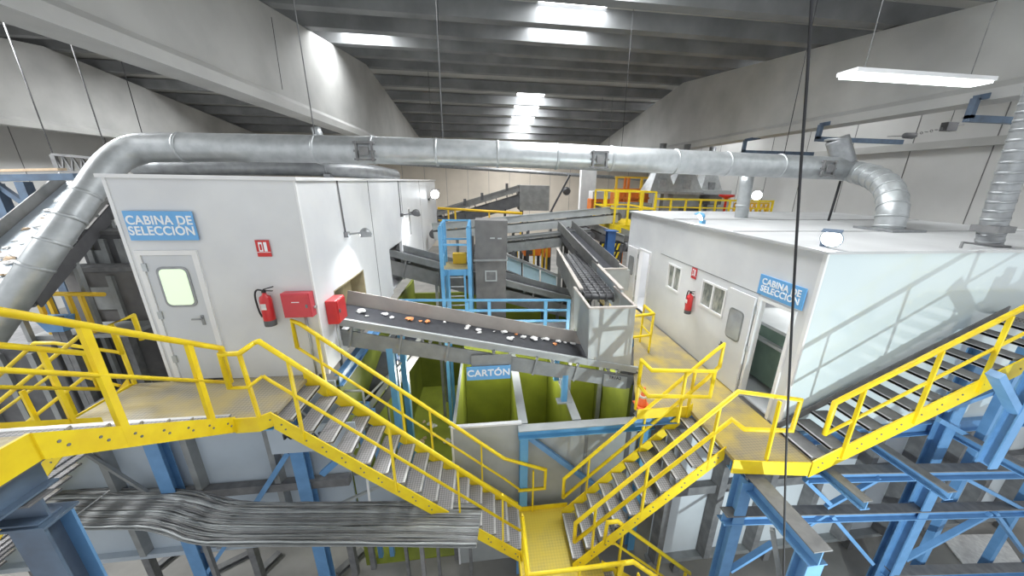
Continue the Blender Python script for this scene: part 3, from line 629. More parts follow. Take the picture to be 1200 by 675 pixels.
# ================================================================== conveyors
def conveyor(label, a, b, w, mt='grey', h=0.34, skirt=0.10, far_skirt=None, legs=(), legmat='steel', leg_to=FZ, rails='steellt', ribs=0, beltm='belt', name='belt_conveyor', far_m=None, drum=True, cover=None):
    """belt conveyor from a to b (middle of the belt); near side = to the right of a->b"""
    a, b = V(a), V(b); d = (b-a).normalized(); hd = V((d.x, d.y, 0)).normalized(); s = V((hd.y, -hd.x, 0)); n = s.cross(d); L = (b-a).length
    if n.z < 0: n = -n
    t = thing(name, label, 'conveyor', V(((a.x+b.x)/2, (a.y+b.y)/2, min(a.z, b.z)-h)))
    MB().bar(a-n*0.012, b-n*0.012, w-0.04, 0.02, n).build('belt', beltm, t)
    for k, sg in enumerate((1, -1)):
        sk = skirt if sg == 1 else (far_skirt if far_skirt is not None else skirt)
        o = s*sg*w/2
        q = MB(); q.bar(a+o+n*(-h*0.62+0.0), b+o+n*(-h*0.62), 0.03, h*0.72, n)
        if ribs:
            for i in range(ribs):
                c = a+(b-a)*((i+0.5)/ribs)+o+s*sg*0.03; q.bar(c-n*h*0.98, c-n*0.02, 0.07, 0.04, d)
        q.build('side_frame', mt, t)
        q = MB(); q.bar(a+o+n*(sk-0.0-(sk+0.04)/2), b+o+n*(sk-(sk+0.04)/2), 0.02, sk+0.04, n); q.build('skirt_board', (far_m if (sg == -1 and far_m) else rails), t)
        if sg == 1: MB().bar(a+o+s*0.02+n*sk, b+o+s*0.02+n*sk, 0.06, 0.04, n).build('top_rail', rails, t)
    if drum:
        for c in (a, b): MB().cyl(c-s*(w/2-0.03)-n*h*0.45, c+s*(w/2-0.03)-n*h*0.45, h*0.40, 14).build('drum', 'dark', t)
    for i in range(max(2, int(L/1.2))):
        c = a+(b-a)*((i+0.5)/max(2, int(L/1.2)))-n*0.08; MB().cyl(c-s*(w/2-0.02), c+s*(w/2+0.01), 0.035, 8).build('roller', 'steel', t)
    for f in legs:
        for sg in (1, -1):
            c = a+(b-a)*f+s*sg*(w/2-0.02)-n*h*0.9; MB().bar(c, V((c.x, c.y, leg_to)), 0.09, 0.09, (0, 1, 0)).build('leg', legmat, t)
    return t
# the litter conveyor across the middle
ca, cb = V((-2.95, 6.68, 0.68)), V((3.20, 6.68, -0.72))
cv = conveyor('long grey litter conveyor running from the closed cabin to the box hopper', ca, cb, 0.96, 'steel', 0.44, 0.10, 0.30, rails='steellt', ribs=7, far_m='beige', legs=(), drum=True)
for x in (-1.9, 1.62):
    z = ca.z+(cb.z-ca.z)*(x-ca.x)/(cb.x-ca.x)-0.36
    for y in (6.24, 7.1): MB().bar((x, y, z), (x, y, -1.40 if x > 0 else FZ), 0.12, 0.12, Y).build('leg', 'bluelt', cv)
    if x > 0: MB().box((x-0.16, 6.14, -1.40), (x+0.16, 6.34, -1.37)).build('foot_plate', 'steellt', cv)
pz = ca.z+(cb.z-ca.z)*(2.72-ca.x)/(cb.x-ca.x)
pt = MB().hexa([(2.45, 6.13, pz-0.39), (2.98, 6.13, pz-0.50), (2.98, 6.15, pz-0.50), (2.45, 6.15, pz-0.39), (2.45, 6.13, pz-0.10), (2.98, 6.13, pz-0.21), (2.98, 6.15, pz-0.21), (2.45, 6.15, pz-0.10)]).build('number_plate', 'steellt', cv)
text('lettering', 'TR1A2', (2.70, 6.127, pz-0.20), V((1, 0, -0.2)), Z, 0.10, 'ink', cv)
bz = lambda x: ca.z+(cb.z-ca.z)*(x-ca.x)/(cb.x-ca.x)
def scrap(c, r, kind, flat, label, cat, group):
    b = MB(); bm = b.bm; bmesh.ops.create_icosphere(bm, subdivisions=2, radius=r)
    rs = random.Random(int(c.x*1000)+int(c.y*7919))
    for v in bm.verts: v.co *= rs.uniform(0.55, 1.25); v.co.z *= flat; v.co.x *= 1.2
    rot = Matrix.Rotation(rs.uniform(0, 6.28), 3, 'Z')
    for v in bm.verts: v.co = rot @ v.co
    zm = min(v.co.z for v in bm.verts)
    for v in bm.verts: v.co += c-Z*zm
    return tag(b.build('litter_scrap', kind), label, cat, group)
WL, OL = 'white crumpled paper scrap lying on the black litter belt', 'orange scrap lying on the black litter belt'
for (u, v, r, k) in [(424, 366, 7, 'p'), (430, 371, 3, 'p'), (451, 369, 5, 'p'), (459, 373, 4, 'p'), (480, 375, 6, 'o'), (493, 377, 3, 'o'), (501, 378, 5, 'o'), (521, 378, 3, 'p'), (549, 383, 4, 'p'), (547, 386, 4, 'p'), (561, 388, 5, 'p'),
                     (562, 391, 4, 'p'), (579, 389, 2, 'p'), (591, 390, 5, 'p'), (605, 392, 3, 'o'), (598, 398, 6, 'p'), (613, 396, 5, 'p'), (626, 398, 7, 'p'), (639, 394, 5, 'p'), (637, 398, 4, 'p'), (652, 395, 5, 'p'), (650, 404, 4, 'o'), (671, 403, 5, 'p'), (684, 401, 4, 'o'), (661, 400, 3, 'p')]:
    c = P(u, v, y=6.7)
    for _ in range(6): c = P(u, v, z=bz(c.x)); 
    c.y = min(max(c.y, 6.32), 7.05); c.z = bz(c.x)+0.001
    o = scrap(c, r*1.05*c.y/398*0.70, 'paper' if k == 'p' else 'scrap', 0.4, WL if k == 'p' else OL, 'litter', 'white scraps on the litter belt' if k == 'p' else 'orange scraps on the litter belt')
# box hopper at its end
hp = thing('box_hopper', 'tall pale grey box hopper dropping onto the end of the litter conveyor', 'hopper', (2.55, 6.8, -0.5))
x0, x1, y0, y1, zt = 2.05, 3.00, 6.20, 7.42, 0.80
fz = lambda x: bz(x)-0.02
MB().hexa([(x0+0.03, y0-0.02, fz(x0)), (x1+0.05, y0-0.02, fz(x1)), (x1+0.05, y0, fz(x1)), (x0+0.03, y0, fz(x0)), (x0, y0-0.02, zt), (x1, y0-0.02, zt), (x1, y0, zt), (x0, y0, zt)]).build('front_panel', 'steellt', hp)
MB().hexa([(x0+0.03, y0, fz(x0)+0.1), (x0+0.05, y0, fz(x0)+0.1), (x0+0.05, y1, fz(x0)+0.3), (x0+0.03, y1, fz(x0)+0.3), (x0-0.02, y0, zt), (x0, y0, zt), (x0, y1, zt+0.05), (x0-0.02, y1, zt+0.05)]).build('side_panel', 'steellt', hp)
MB().hexa([(x1+0.03, y0, fz(x1)), (x1+0.05, y0, fz(x1)), (x1+0.05, y1, fz(x1)+0.3), (x1+0.03, y1, fz(x1)+0.3), (x1, y0, zt), (x1+0.02, y0, zt), (x1+0.02, y1, zt+0.05), (x1, y1, zt+0.05)]).build('side_panel', 'steellt', hp)
b = MB(); b.bar((x0-0.03, y0-0.02, zt), (x1+0.03, y0-0.02, zt), 0.07, 0.04); b.bar((x0-0.01, y0, zt), (x0-0.01, y1, zt+0.05), 0.06, 0.04); b.bar((x1+0.01, y0, zt), (x1+0.01, y1, zt+0.05), 0.06, 0.04); b.build('rim', 'beige', hp)
# disc conveyor that feeds the hopper
da, db = V((3.10, 12.3, 0.58)), V((2.56, 7.02, 0.66))
t = thing('disc_screen', 'ribbed dark disc conveyor between grey side boards feeding the box hopper', 'conveyor', (2.8, 9.6, -0.2)); d = (db-da).normalized(); s = V((d.y, -d.x, 0)).normalized()
for i in range(22):
    c = da+(db-da)*((i+0.6)/22.6); b = MB(); b.cyl(c-s*0.36, c+s*0.36, 0.075, 10)
    for k in range(5): b.lathe(c+s*(-0.34+0.17*k)-s*0.012, [(0.118, 0), (0.118, 0.024)], 12, s)
    b.build('disc_roller', 'dark', t)
for sg, m1, m2 in ((1, 'steellt', 'beige'), (-1, 'ice', 'beige')):
    o = s*sg*0.46
    MB().bar(da+o-Z*0.05, db+o-Z*0.05, 0.03, 0.60).build('side_board', 'panel' if sg == -1 else 'grey', t)
    MB().bar(da+o+Z*0.26, db+o+Z*0.26, 0.09, 0.04).build('top_rail', m2, t)
for f in (0.15, 0.8):
    c = da+(db-da)*f
    for sg in (1, -1): MB().bar(c+s*sg*0.44-Z*0.3, V((c.x, c.y, FZ))+s*sg*0.44, 0.1, 0.1, Y).build('leg', 'steel', t)
# second box and conveyor beside it
t = thing('box_hopper', 'smaller pale box hopper behind the tall one, next to the open cabin', 'hopper', (3.6, 9.4, 0.2))
MB().prism([(3.28, 9.0, 0.10), (3.95, 9.0, 0.10), (3.98, 9.0, 0.86), (3.26, 9.0, 0.86)], (0, 0.02, 0)).build('front_panel', 'steellt', t)
for x in (3.26, 3.96): MB().box((x, 9.02, 0.12), (x+0.02, 10.0, 0.86)).build('side_panel', 'steellt', t)
MB().box((3.99, 9.05, 0.20), (4.10, 9.5, 0.82)).build('control_box', 'steellt', t)
b = MB(); b.bar((3.22, 9.0, 0.88), (4.0, 9.0, 0.88), 0.06, 0.04); b.bar((3.27, 9.0, 0.88), (3.27, 10.0, 0.88), 0.05, 0.04); b.bar((3.97, 9.0, 0.88), (3.97, 10, 0.88), 0.05, 0.04); b.build('rim', 'beige', t)
for x in (3.32, 3.9): MB().bar((x, 9.5, 0.12), (x, 9.5, FZ), 0.09, 0.09, Y).build('leg', 'steel', t)
conveyor('grey high sided conveyor leading down to the smaller box hopper', P(662, 262, y=15.5)-Z*0.2, V((3.62, 9.55, 0.62)), 0.66, 'dark', 0.35, 0.34, 0.34, rails='grey', legs=(0.15, 0.6))
conveyor('dark conveyor with pale rails sloping down to the blue column by the open cabin', P(672, 254, y=20), P(733, 283, y=13.5)+X*0.3, 0.8, 'dark', 0.5, 0.25, 0.25, rails='steel', legs=(0.3, 0.9))
conveyor('grey conveyor crossing behind the bucket tower, lower end at the blue railing', V((-2.95, 11.1, 1.00)), V((3.05, 11.1, -0.75)), 0.9, 'grey', 0.60, 0.16, 0.2, rails='steel', ribs=6, legs=(0.25, 0.85))
conveyor('pale grey upper conveyor rising towards the yellow gallery at the back', P(508, 268, y=16), P(722, 248, y=16), 0.5, 'steellt', 0.50, 0.26, 0.2, rails='steellt', ribs=0, legs=(0.2, 0.5, 0.72, 0.97), legmat='dark')
conveyor('dark grey covered conveyor under the pale upper conveyor', P(560, 284, y=15), P(690, 270, y=15), 0.5, 'steel', 0.55, 0.1, 0.1, rails='steel', ribs=6, legs=(0.3, 0.9), legmat='dark')
tc = conveyor('dark inclined conveyor rising to a grey head box near the back wall', P(512, 252, y=22), P(612, 222, y=22), 1.1, 'dark', 0.9, 0.25, 0.3, rails='grey', ribs=8, legs=(0.75, 0.95), legmat='black')
p0, p1 = P(609, 217, y=21.3), P(643, 247, y=21.3)
MB().box((p0.x, 21.3, p1.z), (p1.x, 22.8, p0.z)).build('head_box', 'grey', tc)
for u in (545, 565, 594): c = P(u, {545: 240, 565: 233, 594: 222}[u], y=21.4); MB().box(c-V((0.08, 0.05, 0.05)), c+V((0.08, 0.05, 0.35))).build('sensor_box', 'dark', tc)
t = thing('pale_cover', 'sloping pale blue cover sheets between grey rails right of the bucket tower', 'cover', (2.0, 13.6, -1))
for (u0, u1) in ((594, 611), (613, 632), (634, 652)):
    f = lambda u, o: P(u, 301+(u-594)*0.40+o, y=13.5)
    MB().prism([f(u0, 0), f(u1, 0), f(u1, 15), f(u0, 15)], (0, 0.04, 0)).build('cover_sheet', 'ice', t)
MB().bar(P(592, 298, y=13.45), P(664, 327, y=13.45), 0.1, 0.10).build('top_rail', 'steel', t)
MB().bar(P(592, 318, y=13.45), P(660, 343, y=13.45), 0.1, 0.12).build('bottom_rail', 'dark', t)
for u in (600, 650): c = P(u, 345, y=13.6); MB().bar(c, V((c.x, c.y, FZ)), 0.12, 0.12, Y).build('leg', 'dark', t)
# bucket tower
t = thing('bucket_tower', 'dark grey box tower with a small square hatch, beside the blue ladder cage', 'elevator', (0.15, 10.4, FZ))
MB().hexa([(-0.34, 10.0, 0.95), (0.60, 10.0, 0.95), (0.60, 10.75, 0.95), (-0.34, 10.75, 0.95), (-0.30, 10.0, 2.12), (0.64, 10.0, 2.10), (0.64, 10.75, 2.10), (-0.30, 10.75, 2.12)]).build('upper_casing', 'tower', t, 0.01)
MB().box((-0.34, 10.02, FZ), (0.58, 10.73, 0.94)).build('lower_casing', 'tower', t, 0.01)
MB().box((-0.38, 9.97, 0.91), (0.64, 10.78, 0.97)).build('flange', 'steel', t)
b = MB()
for (p, q) in (((-0.05, 0.28), (0.31, 0.32)), ((-0.05, 0.58), (0.31, 0.62)), ((-0.05, 0.32), (-0.01, 0.58)), ((0.27, 0.32), (0.31, 0.58))): b.box((p[0], 9.995, p[1]), (q[0], 10.02, q[1]))
h = b.build('hatch_frame', 'steellt', t); MB().box((0.0, 10.0, 0.33), (0.26, 10.02, 0.57)).build('hatch', 'dust', h)
b = MB(); b.box((0.12, 9.992, 1.58), (0.26, 10.0, 1.62)); b.build('maker_mark', 'steellt', t); MB().box((0.34, 9.992, 1.57), (0.46, 10.0, 1.61)).build('maker_mark', 'steellt', t)
# blue ladder cage
t = thing('ladder_platform', 'small blue steel platform with guard rails and a ladder, left of the bucket tower', 'platform', (-0.85, 9.9, FZ))
x0, x1, y0, y1 = -1.24, -0.48, 9.5, 10.5
for x in (x0, x1):
    for y in (y0, (y0+y1)/2, y1): MB().bar((x, y, FZ if y != (y0+y1)/2 else 0.8), (x, y, 1.98 if y < y1 else 2.06), 0.10, 0.08, Y).build('post', 'bluelt', t)
    b = MB()
    for z in (1.98, 1.5, 1.1): b.bar((x, y0, z), (x, y1, z+0.08), 0.06, 0.06)
    b.build('guard_rail', 'bluelt', t)
b = MB()
for z in (2.06, 1.5): b.bar((x0, y1, z), (x1, y1, z), 0.05, 0.05)
b.bar((x0, y0, 1.5), (x1, y0, 1.5), 0.05, 0.05); b.build('guard_rail', 'bluelt', t)
MB().box((x0, y0, 0.74), (x1, y1, 0.80)).build('deck', 'deckl', t)
b = MB(); b.box((x0, y0-0.02, 0.62), (x1, y0, 0.80)); b.build('edge_plate', 'bluelt', t)
b = MB(); b.bar((-1.06, 9.45, -1.2), (-1.06, 9.45, 0.8), 0.05, 0.05, Y); b.bar((-0.62, 9.45, -1.2), (-0.62, 9.45, 0.8), 0.05, 0.05, Y); l = b.build('ladder_rail', 'bluelt', t)
for i in range(7): MB().cyl((-1.06, 9.45, -1.1+0.28*i), (-0.62, 9.45, -1.1+0.28*i), 0.018, 6).build('ladder_rung', 'steellt', l)
MB().box((-1.0, 10.2, 0.8), (-0.6, 10.45, 1.1)).build('yellow_box', 'yfar', t)
# blue railing behind the conveyor, with its gangway
t = thing('blue_gangway', 'gangway with light blue railing crossing behind the litter conveyor', 'gangway', (-0.2, 9.2, -0.9))
MB().box((-2.6, 8.75, -0.92), (2.35, 9.35, -0.86)).build('deck', 'dust', t)
b = MB()
for z in (0.10, -0.20, -0.52): b.bar((-2.3, 8.8, z+0.06), (2.3, 8.8, z-0.06), 0.055, 0.055)
b.bar((-2.3, 8.8, 0.14), (-2.6, 8.8, -0.3), 0.055, 0.055); h = b.build('railing', 'bluelt', t)
for x in (-0.55, 0.05, 1.62, 2.28): MB().bar((x, 8.8, -0.9), (x, 8.8, 0.06), 0.09, 0.07, Y).build('post', 'bluelt', h)
for x in (-2.4, 2.2): MB().bar((x, 9.1, -0.9), (x, 9.1, FZ), 0.12, 0.12, Y).build('leg', 'blue', t)
t = thing('blue_column', 'tall dark blue column at the far end of the open cabin', 'column', (4.62, 12.2, FZ)); MB().ibeam((4.62, 12.2, FZ), (4.62, 12.2, 1.5), 0.3, 0.25, 0.02, Y).build('shaft', ['bluedk', 'bluedk'], t); MB().box((4.4, 12.0, 1.5), (4.85, 12.4, 1.53)).build('head_plate', 'bluedk', t)
t = thing('hazard_guard', 'black guard with yellow hazard stripes below the sloping conveyor by the blue column', 'guard', (4.2, 13, -0.6))
p0, p1 = P(703, 283, y=13), P(724, 312, y=13)
MB().box((p0.x, 13.0, p1.z), (p1.x, 13.04, p0.z)).build('board', 'black', t)
b = MB(); W_, H_ = p1.x-p0.x, p0.z-p1.z
for i in range(5):
    x = p0.x+0.02+i*W_/5; 
    for k in range(3): z = p1.z+k*H_/3; b.hexa([(x, 12.98, z), (x+W_/12, 12.98, z), (x+W_/12, 13.0, z), (x, 13.0, z), (x+W_/10, 12.98, z+H_/4), (x+W_/10+W_/12, 12.98, z+H_/4), (x+W_/10+W_/12, 13.0, z+H_/4), (x+W_/10, 13.0, z+H_/4)])
b.build('stripe', 'yellow', t)
MB().bar((p0.x+0.5, 13.1, p1.z), (p0.x+0.5, 13.1, FZ), 0.1, 0.1, Y).build('leg', 'dark', t)

# ================================================================== the pit with the bunkers below the conveyor
t = thing('bunker_pit', 'bunker pit under the litter conveyor, tinted green by a painted reflection', 'pit', (0.2, 9, FZ))
MB().box((-2.70, 5.75, FZ+0.002), (3.2, 12.6, FZ+0.03)).build('tinted_floor', 'green', t)  # pit surfaces and dividers carry the green of the glass reflection as paint
MB().box((-2.72, 12.6, FZ), (4.2, 12.7, -0.9)).build('tinted_back', 'greendk', t)
MB().box((-2.78, 5.75, FZ), (-2.70, 12.6, -0.35)).build('tinted_side', 'greendk', t)
MB().box((3.2, 6.4, FZ), (3.28, 12.6, -1.1)).build('tinted_side', 'greendk', t)
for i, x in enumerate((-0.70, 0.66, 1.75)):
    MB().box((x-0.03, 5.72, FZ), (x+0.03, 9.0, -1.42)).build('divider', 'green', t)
    if i: MB().box((x-0.09, 5.60, -1.42), (x+0.09, 9.0, -1.38)).build('divider_cap', 'steellt', t)
    else: MB().box((x-0.03, 5.60, -1.42), (x+0.03, 9.0, -1.38)).build('divider_cap', 'steellt', t)
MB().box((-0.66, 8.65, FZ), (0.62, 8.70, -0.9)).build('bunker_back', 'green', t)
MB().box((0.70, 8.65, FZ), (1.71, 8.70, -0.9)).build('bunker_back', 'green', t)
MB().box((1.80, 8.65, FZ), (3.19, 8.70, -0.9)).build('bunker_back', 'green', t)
rs = random.Random(5)
for i in range(30):
    c = V((rs.uniform(-2.4, -0.8), rs.uniform(6.0, 10.5), FZ+0.03)); scrap(c, rs.uniform(0.06, 0.13), 'card' if i % 3 else 'paper', 0.4, 'tan cardboard scrap on the green tinted bunker floor' if i % 3 else 'white scrap on the green tinted bunker floor', 'litter', 'cardboard scraps in the bunker' if i % 3 else 'white scraps in the bunker')
t = thing('bunker_sheet', 'grey sheet metal bunker front between the long stair and the blue frame', 'panel', (0, 5.6, FZ))
MB().box((-0.73, 5.56, FZ), (0.62, 5.60, -1.33)).build('sheet', 'steellt', t)
b = MB(); b.box((-0.75, 5.54, -1.36), (0.62, 5.62, -1.32)); b.box((-0.75, 5.54, FZ), (-0.71, 5.56, -1.36)); b.build('edge_strip', 'trim', t)
t = thing('bunker_sheet', 'grey sheet metal bunker front behind the blue brace, below the walkway corner', 'panel', (2, 5.6, FZ))
MB().box((0.72, 5.60, FZ), (3.1, 5.64, -1.50)).build('sheet', 'steellt', t)
MB().box((1.95, 5.585, FZ), (2.02, 5.60, -1.5)).build('stiffener', 'steel', t); MB().box((2.85, 5.585, FZ), (2.95, 5.60, -1.5)).build('stiffener', 'dark', t)
t = thing('steel_portal', 'light blue steel frame with a diagonal brace in front of the grey bunker sheet', 'frame', (1.9, 5.5, FZ))
MB().ibeam((0.55, 5.48, -1.49), (3.35, 5.48, -1.49), 0.20, 0.20).build('beam', ['bluelt', 'steellt'], t)
MB().ibeam((0.66, 5.48, -1.6), (0.66, 5.48, FZ), 0.16, 0.16, 0.018, Y).build('column', ['bluelt', 'bluelt'], t)
MB().ibeam((3.2, 5.48, -1.6), (3.2, 5.48, FZ), 0.16, 0.16, 0.018, Y).build('column', ['bluelt', 'bluelt'], t)
MB().bar((0.75, 5.50, -1.62), (3.1, 5.50, -3.9), 0.10, 0.08, Y).build('brace', 'blue', t)
t = sign((0.0, 6.10, -0.50), X, 0.88, 0.30, 'CARTÓN', 'blue CARTÓN sign hanging under the litter conveyor above the green tinted bunker', 0.20, 1.0)
MB().box((-0.34, 6.12, -0.40), (0.46, 6.14, -0.12)).build('hanger_plate', 'steel', t)
# dark conveyor and drive dropping away under the closed cabin
conveyor('dark steep conveyor dropping under the closed cabin behind the long stair', P(478, 395, y=8.6), P(392, 505, y=6.1), 0.75, 'dark', 0.4, 0.12, 0.12, rails='steel', legs=(0.3,))
t = thing('drive_motor', 'blue drive motor beside the dark steep conveyor below the litter conveyor', 'motor', P(462, 425, y=7.4))
c = P(462, 412, y=7.4); MB().lathe(c-Z*0.2, [(0.10, 0), (0.14, 0.03), (0.14, 0.36), (0.11, 0.42)], 16).build('body', 'bluedk', t); MB().box(c+V((-0.1, -0.22, -0.1)), c+V((0.1, -0.12, 0.1))).build('terminal_box', 'blue', t)
MB().bar(c-Z*0.2, V((c.x, c.y, FZ)), 0.1, 0.1, Y).build('stand', 'steel', t)
t = thing('blue_chassis', 'short blue chassis beam with pale pipes at the foot of the closed cabin corner', 'frame', (-2.4, 6.0, -1.2))
MB().ibeam((-2.68, 5.72, -0.28), (-2.68, 9.6, -0.28), 0.12, 0.24).build('beam', ['blue', 'blue'], t)
MB().bar(P(383, 478, y=5.9), P(432, 478, y=5.9), 0.14, 0.2).build('beam', 'blue', t)
b = MB(); b.tube([P(385, 458, y=5.9), P(425, 458, y=5.9), P(430, 500, y=5.9)], 0.025, 8); b.build('pipe', 'steellt', t); MB().tube([P(428, 468, y=5.85), P(470, 425, y=6.6)], 0.025, 8).build('pipe', 'steellt', t)
for u in (420, 436): c = P(u, 480, y=5.9); MB().bar(c, V((c.x, c.y, FZ)), 0.09, 0.09, Y).build('leg', 'blue', t)
# ================================================================== ducts
def duct(name, label, pts, r, mt='galv', seams=(), n=6, seg=20, ribs=0, smooth=True, taper=None):
    t = thing(name, label, 'duct', V(pts[0]))
    path = smooth_path(pts, n) if smooth else [V(p) for p in pts]
    rr = [r if not taper else r+(taper[1]-r)*min(1, max(0, (i/n-taper[0])/2.0)) for i in range(len(path))]; MB().tube(path, r, seg, radii=rr).build('tube', mt, t)
    if ribs:
        b = MB(); m = len(path)
        for i in range(ribs):
            f = (i+0.5)/ribs*(m-1); k = int(f); c = path[k].lerp(path[min(k+1, m-1)], f-k); d = (path[min(k+1, m-1)]-path[k]).normalized(); b.cyl(c-d*0.02, c+d*0.02, r*1.045, seg)
        b.build('rib', mt, t)
    R0 = r
    for (a, d) in seams:
        d = V(d).normalized(); a = V(a); r = taper[1] if (taper and abs(d.x) < 0.9) else R0; b = MB(); b.lathe(a-d*0.03, [(r*1.005, 0), (r*1.06, 0.01), (r*1.06, 0.05), (r*1.005, 0.06)], seg, d); b.build('seam_ring', mt, t)
    return t
DY = 8.5
dp = [P(992, 198, y=DY), P(800, 190, y=DY), P(600, 181, y=DY), P(430, 176, y=DY), P(280, 173.5, y=DY), P(190, 173, y=DY), P(158, 176, y=8.45), P(130, 192, y=8.2), P(101, 228, y=7.75), P(62, 284, y=7.15), P(20, 345, y=6.7), P(-40, 430, y=6.2)]
sm = [(P(u, v, y=DY), X) for u, v in ((215, 173), (372, 175), (438, 176), (512, 178.5), (583, 180.5), (652, 183.5), (715, 186), (790, 189.5), (850, 192), (912, 194.5))]
sm += [(dp[8], dp[9]-dp[7]), (P(82, 256, y=7.42), dp[9]-dp[8]), (dp[9], dp[10]-dp[8]), (P(42, 313, y=6.92), dp[10]-dp[9])]
md = duct('main_duct', 'long galvanised extraction duct across the hall, bent down past the closed cabin', dp, 0.285, 'galv', sm, taper=(6.0, 0.22))
for u, v in ((427, 177), (703, 187), (971, 197.5)):
    c = P(u, v, y=DY-0.30); b = MB()
    for s in (-0.16, 0.16): b.box(c+V((s-0.02, -0.03, -0.2)), c+V((s+0.02, 0.04, 0.2)))
    for z in (-0.17, 0, 0.17): b.box(c+V((-0.22, -0.02, z-0.02)), c+V((0.22, 0.03, z+0.02)))
    b.box(c+V((-0.09, -0.06, -0.09)), c+V((0.09, -0.02, 0.09))); b.build('damper', 'dust', md)
for u in (372, 520):
    c = P(u, 178, y=DY); MB().cyl(c+Z*0.28, V((c.x, c.y, slab_z(c.y)-0.02)), 0.012, 6).build('hanger_rod', 'dust', md)
e = [P(982, 197, y=DY+0.15), P(1003, 202, y=8.3), P(1024, 208, y=7.6), P(1041, 221, y=7.0), P(1046, 244, y=6.6), P(1040, 271, y=6.5)]
ed = duct('elbow_duct', 'galvanised elbow duct curving down onto the open cabin roof', e, 0.26, 'galv', (), 6, 20, ribs=12)
c = P(1040, 271, y=6.5); MB().box((c.x-0.42, c.y-0.40, QZ1+0.045), (c.x+0.42, c.y+0.40, QZ1+0.09)).build('roof_flange', 'galvdk', ed)
MB().cyl((c.x, c.y, QZ1+0.08), (c.x, c.y, c.z+0.05), 0.255, 20).build('collar', 'galv', ed)
t = duct('riser_duct', 'short dull duct stub rising from the right end of the main duct', [P(990, 192, y=DY), P(985, 176, y=DY+0.05), P(981, 163, y=DY+0.1)], 0.25, 'galvdk', [(P(981, 164, y=DY+0.1), Z)])
t = duct('drop_duct', 'thin pale vertical duct down to the open cabin roof, below the main duct', [P(876, 205, y=9.2), P(872, 230, y=9.2), P(868, 257, y=9.2)], 0.17, 'galv', [(P(870, 241, y=9.2), Z)], 2)
t = duct('ribbed_duct', 'ribbed flexible duct standing on the open cabin roof beside the bracket frame', [P(1155, 305, y=4.62), P(1163, 268, y=4.6), P(1180, 215, y=4.6), P(1203, 150, y=4.6), P(1222, 95, y=4.6), P(1250, 20, y=4.6)], 0.15, 'galvdk', (), 6, 18, ribs=26)
b = MB(); c = P(1163, 268, y=4.6); b.box(c-V((0.17, 0.17, 0.05)), c+V((0.17, 0.17, 0.05))); b.build('clamp', 'dust', t)
t = duct('lower_duct', 'thinner dark grey duct lying over the closed cabin roof below the main duct', [P(160, 196, y=9.3), P(300, 195.5, y=9.4), P(384, 197, y=9.6), P(430, 201, y=10.5), P(462, 206, y=12.0)], 0.20, 'galvdk', [(P(384, 197, y=9.6), X), (P(250, 196, y=9.4), X)], 4)
for u in (200, 384): c = P(u, 196.5, y=9.5); MB().box((c.x-0.06, 9.35, CZ1+0.05), (c.x+0.06, 9.65, c.z-0.15)).build('saddle', 'galvdk', t)
t = duct('cross_pipe', 'short vertical pale pipe passing behind the main duct above the closed cabin', [P(370, 150, y=9.0), P(374, 163, y=9.0), P(380, 192, y=9.2)], 0.10, 'galv', (), 3)
t = duct('sprinkler_pipe', 'long thin brownish pipe running along the back wall below the roof', [P(430, 189, y=34), P(690, 206, y=34), P(905, 219, y=34)], 0.16, 'galvdk', (), 2, 10)

# ================================================================== brackets on the right girder, hoist, hanging cables
for k, (u, v, w, dx) in enumerate(((871, 178, 0.55, 4.0), (958, 163, 0.52, 3.9), (1135, 139, 0.50, 3.2))):
    t = thing('cable_bracket', ['small blue bracket on the right girder over the bend of the duct', 'middle blue bracket on the right girder above the elbow duct', 'large blue bracket on the right girder near the long lamp reflection'][k], 'bracket', P(u, v, x=13.15))
    c = P(u, v, x=13.15); s = 0.14
    MB().bar(c, c+Z*w, s, s, Y).build('upright', 'slate', t)
    MB().bar(c+Z*w, c+V((0.75, 0.0, w+0.15)), s, s).build('top_arm', 'slate', t)
    MB().bar(c-X*0.07, c+V((dx, 0.0, 0.0)), s, s*1.2).build('lower_arm', 'slate', t)
t = thing('chain_hoist', 'dark chain hoist hanging on a line between the blue brackets', 'hoist', P(1090, 155, y=10.5))
a, c2 = P(1065, 159, y=10.5), P(1112, 149, y=10.5); b = MB(); b.lathe(a-X*0.25, [(0.02, 0), (0.09, 0.1), (0.10, 0.4), (0.03, 0.55)], 10, X); b.build('hook_block', 'dark', t)
b = MB(); b.box(c2-V((0.2, 0.1, 0.12)), c2+V((0.2, 0.1, 0.14))); b.build('motor', 'dark', t); b = MB()
for i in range(8): p = a.lerp(c2, (i+0.5)/8); b.tube([p+V((0.05*math.cos(q), (0.03*math.sin(q)) if i % 2 else 0, 0 if i % 2 else 0.03*math.sin(q))) for q in [j*math.pi/4 for j in range(8)]], 0.012, 5, closed=True)
b.build('chain', 'dust', t)
MB().tube([P(1040, 160, y=10.5), a], 0.012, 6).build('line', 'dust', t); MB().tube([c2, P(1130, 146, y=10.5)], 0.012, 6).build('line', 'dust', t); MB().tube([c2, V((c2.x, c2.y, slab_z(c2.y)-0.05))], 0.01, 6).build('suspension', 'dust', t)
cab_pts = [P(952, -12, y=2.6), P(946, 90, y=2.6), P(937, 220, y=2.55), P(928, 380, y=2.5), P(921, 540, y=2.5), P(918, 690, y=2.5)]
tag(MB().tube([V((cab_pts[0].x, 2.6, slab_z(2.6)-0.02))]+smooth_path(cab_pts, 4), 0.011, 8).build('hanging_cable', 'black'), 'thick black cable hanging down close to the viewer before the open cabin', 'cable')
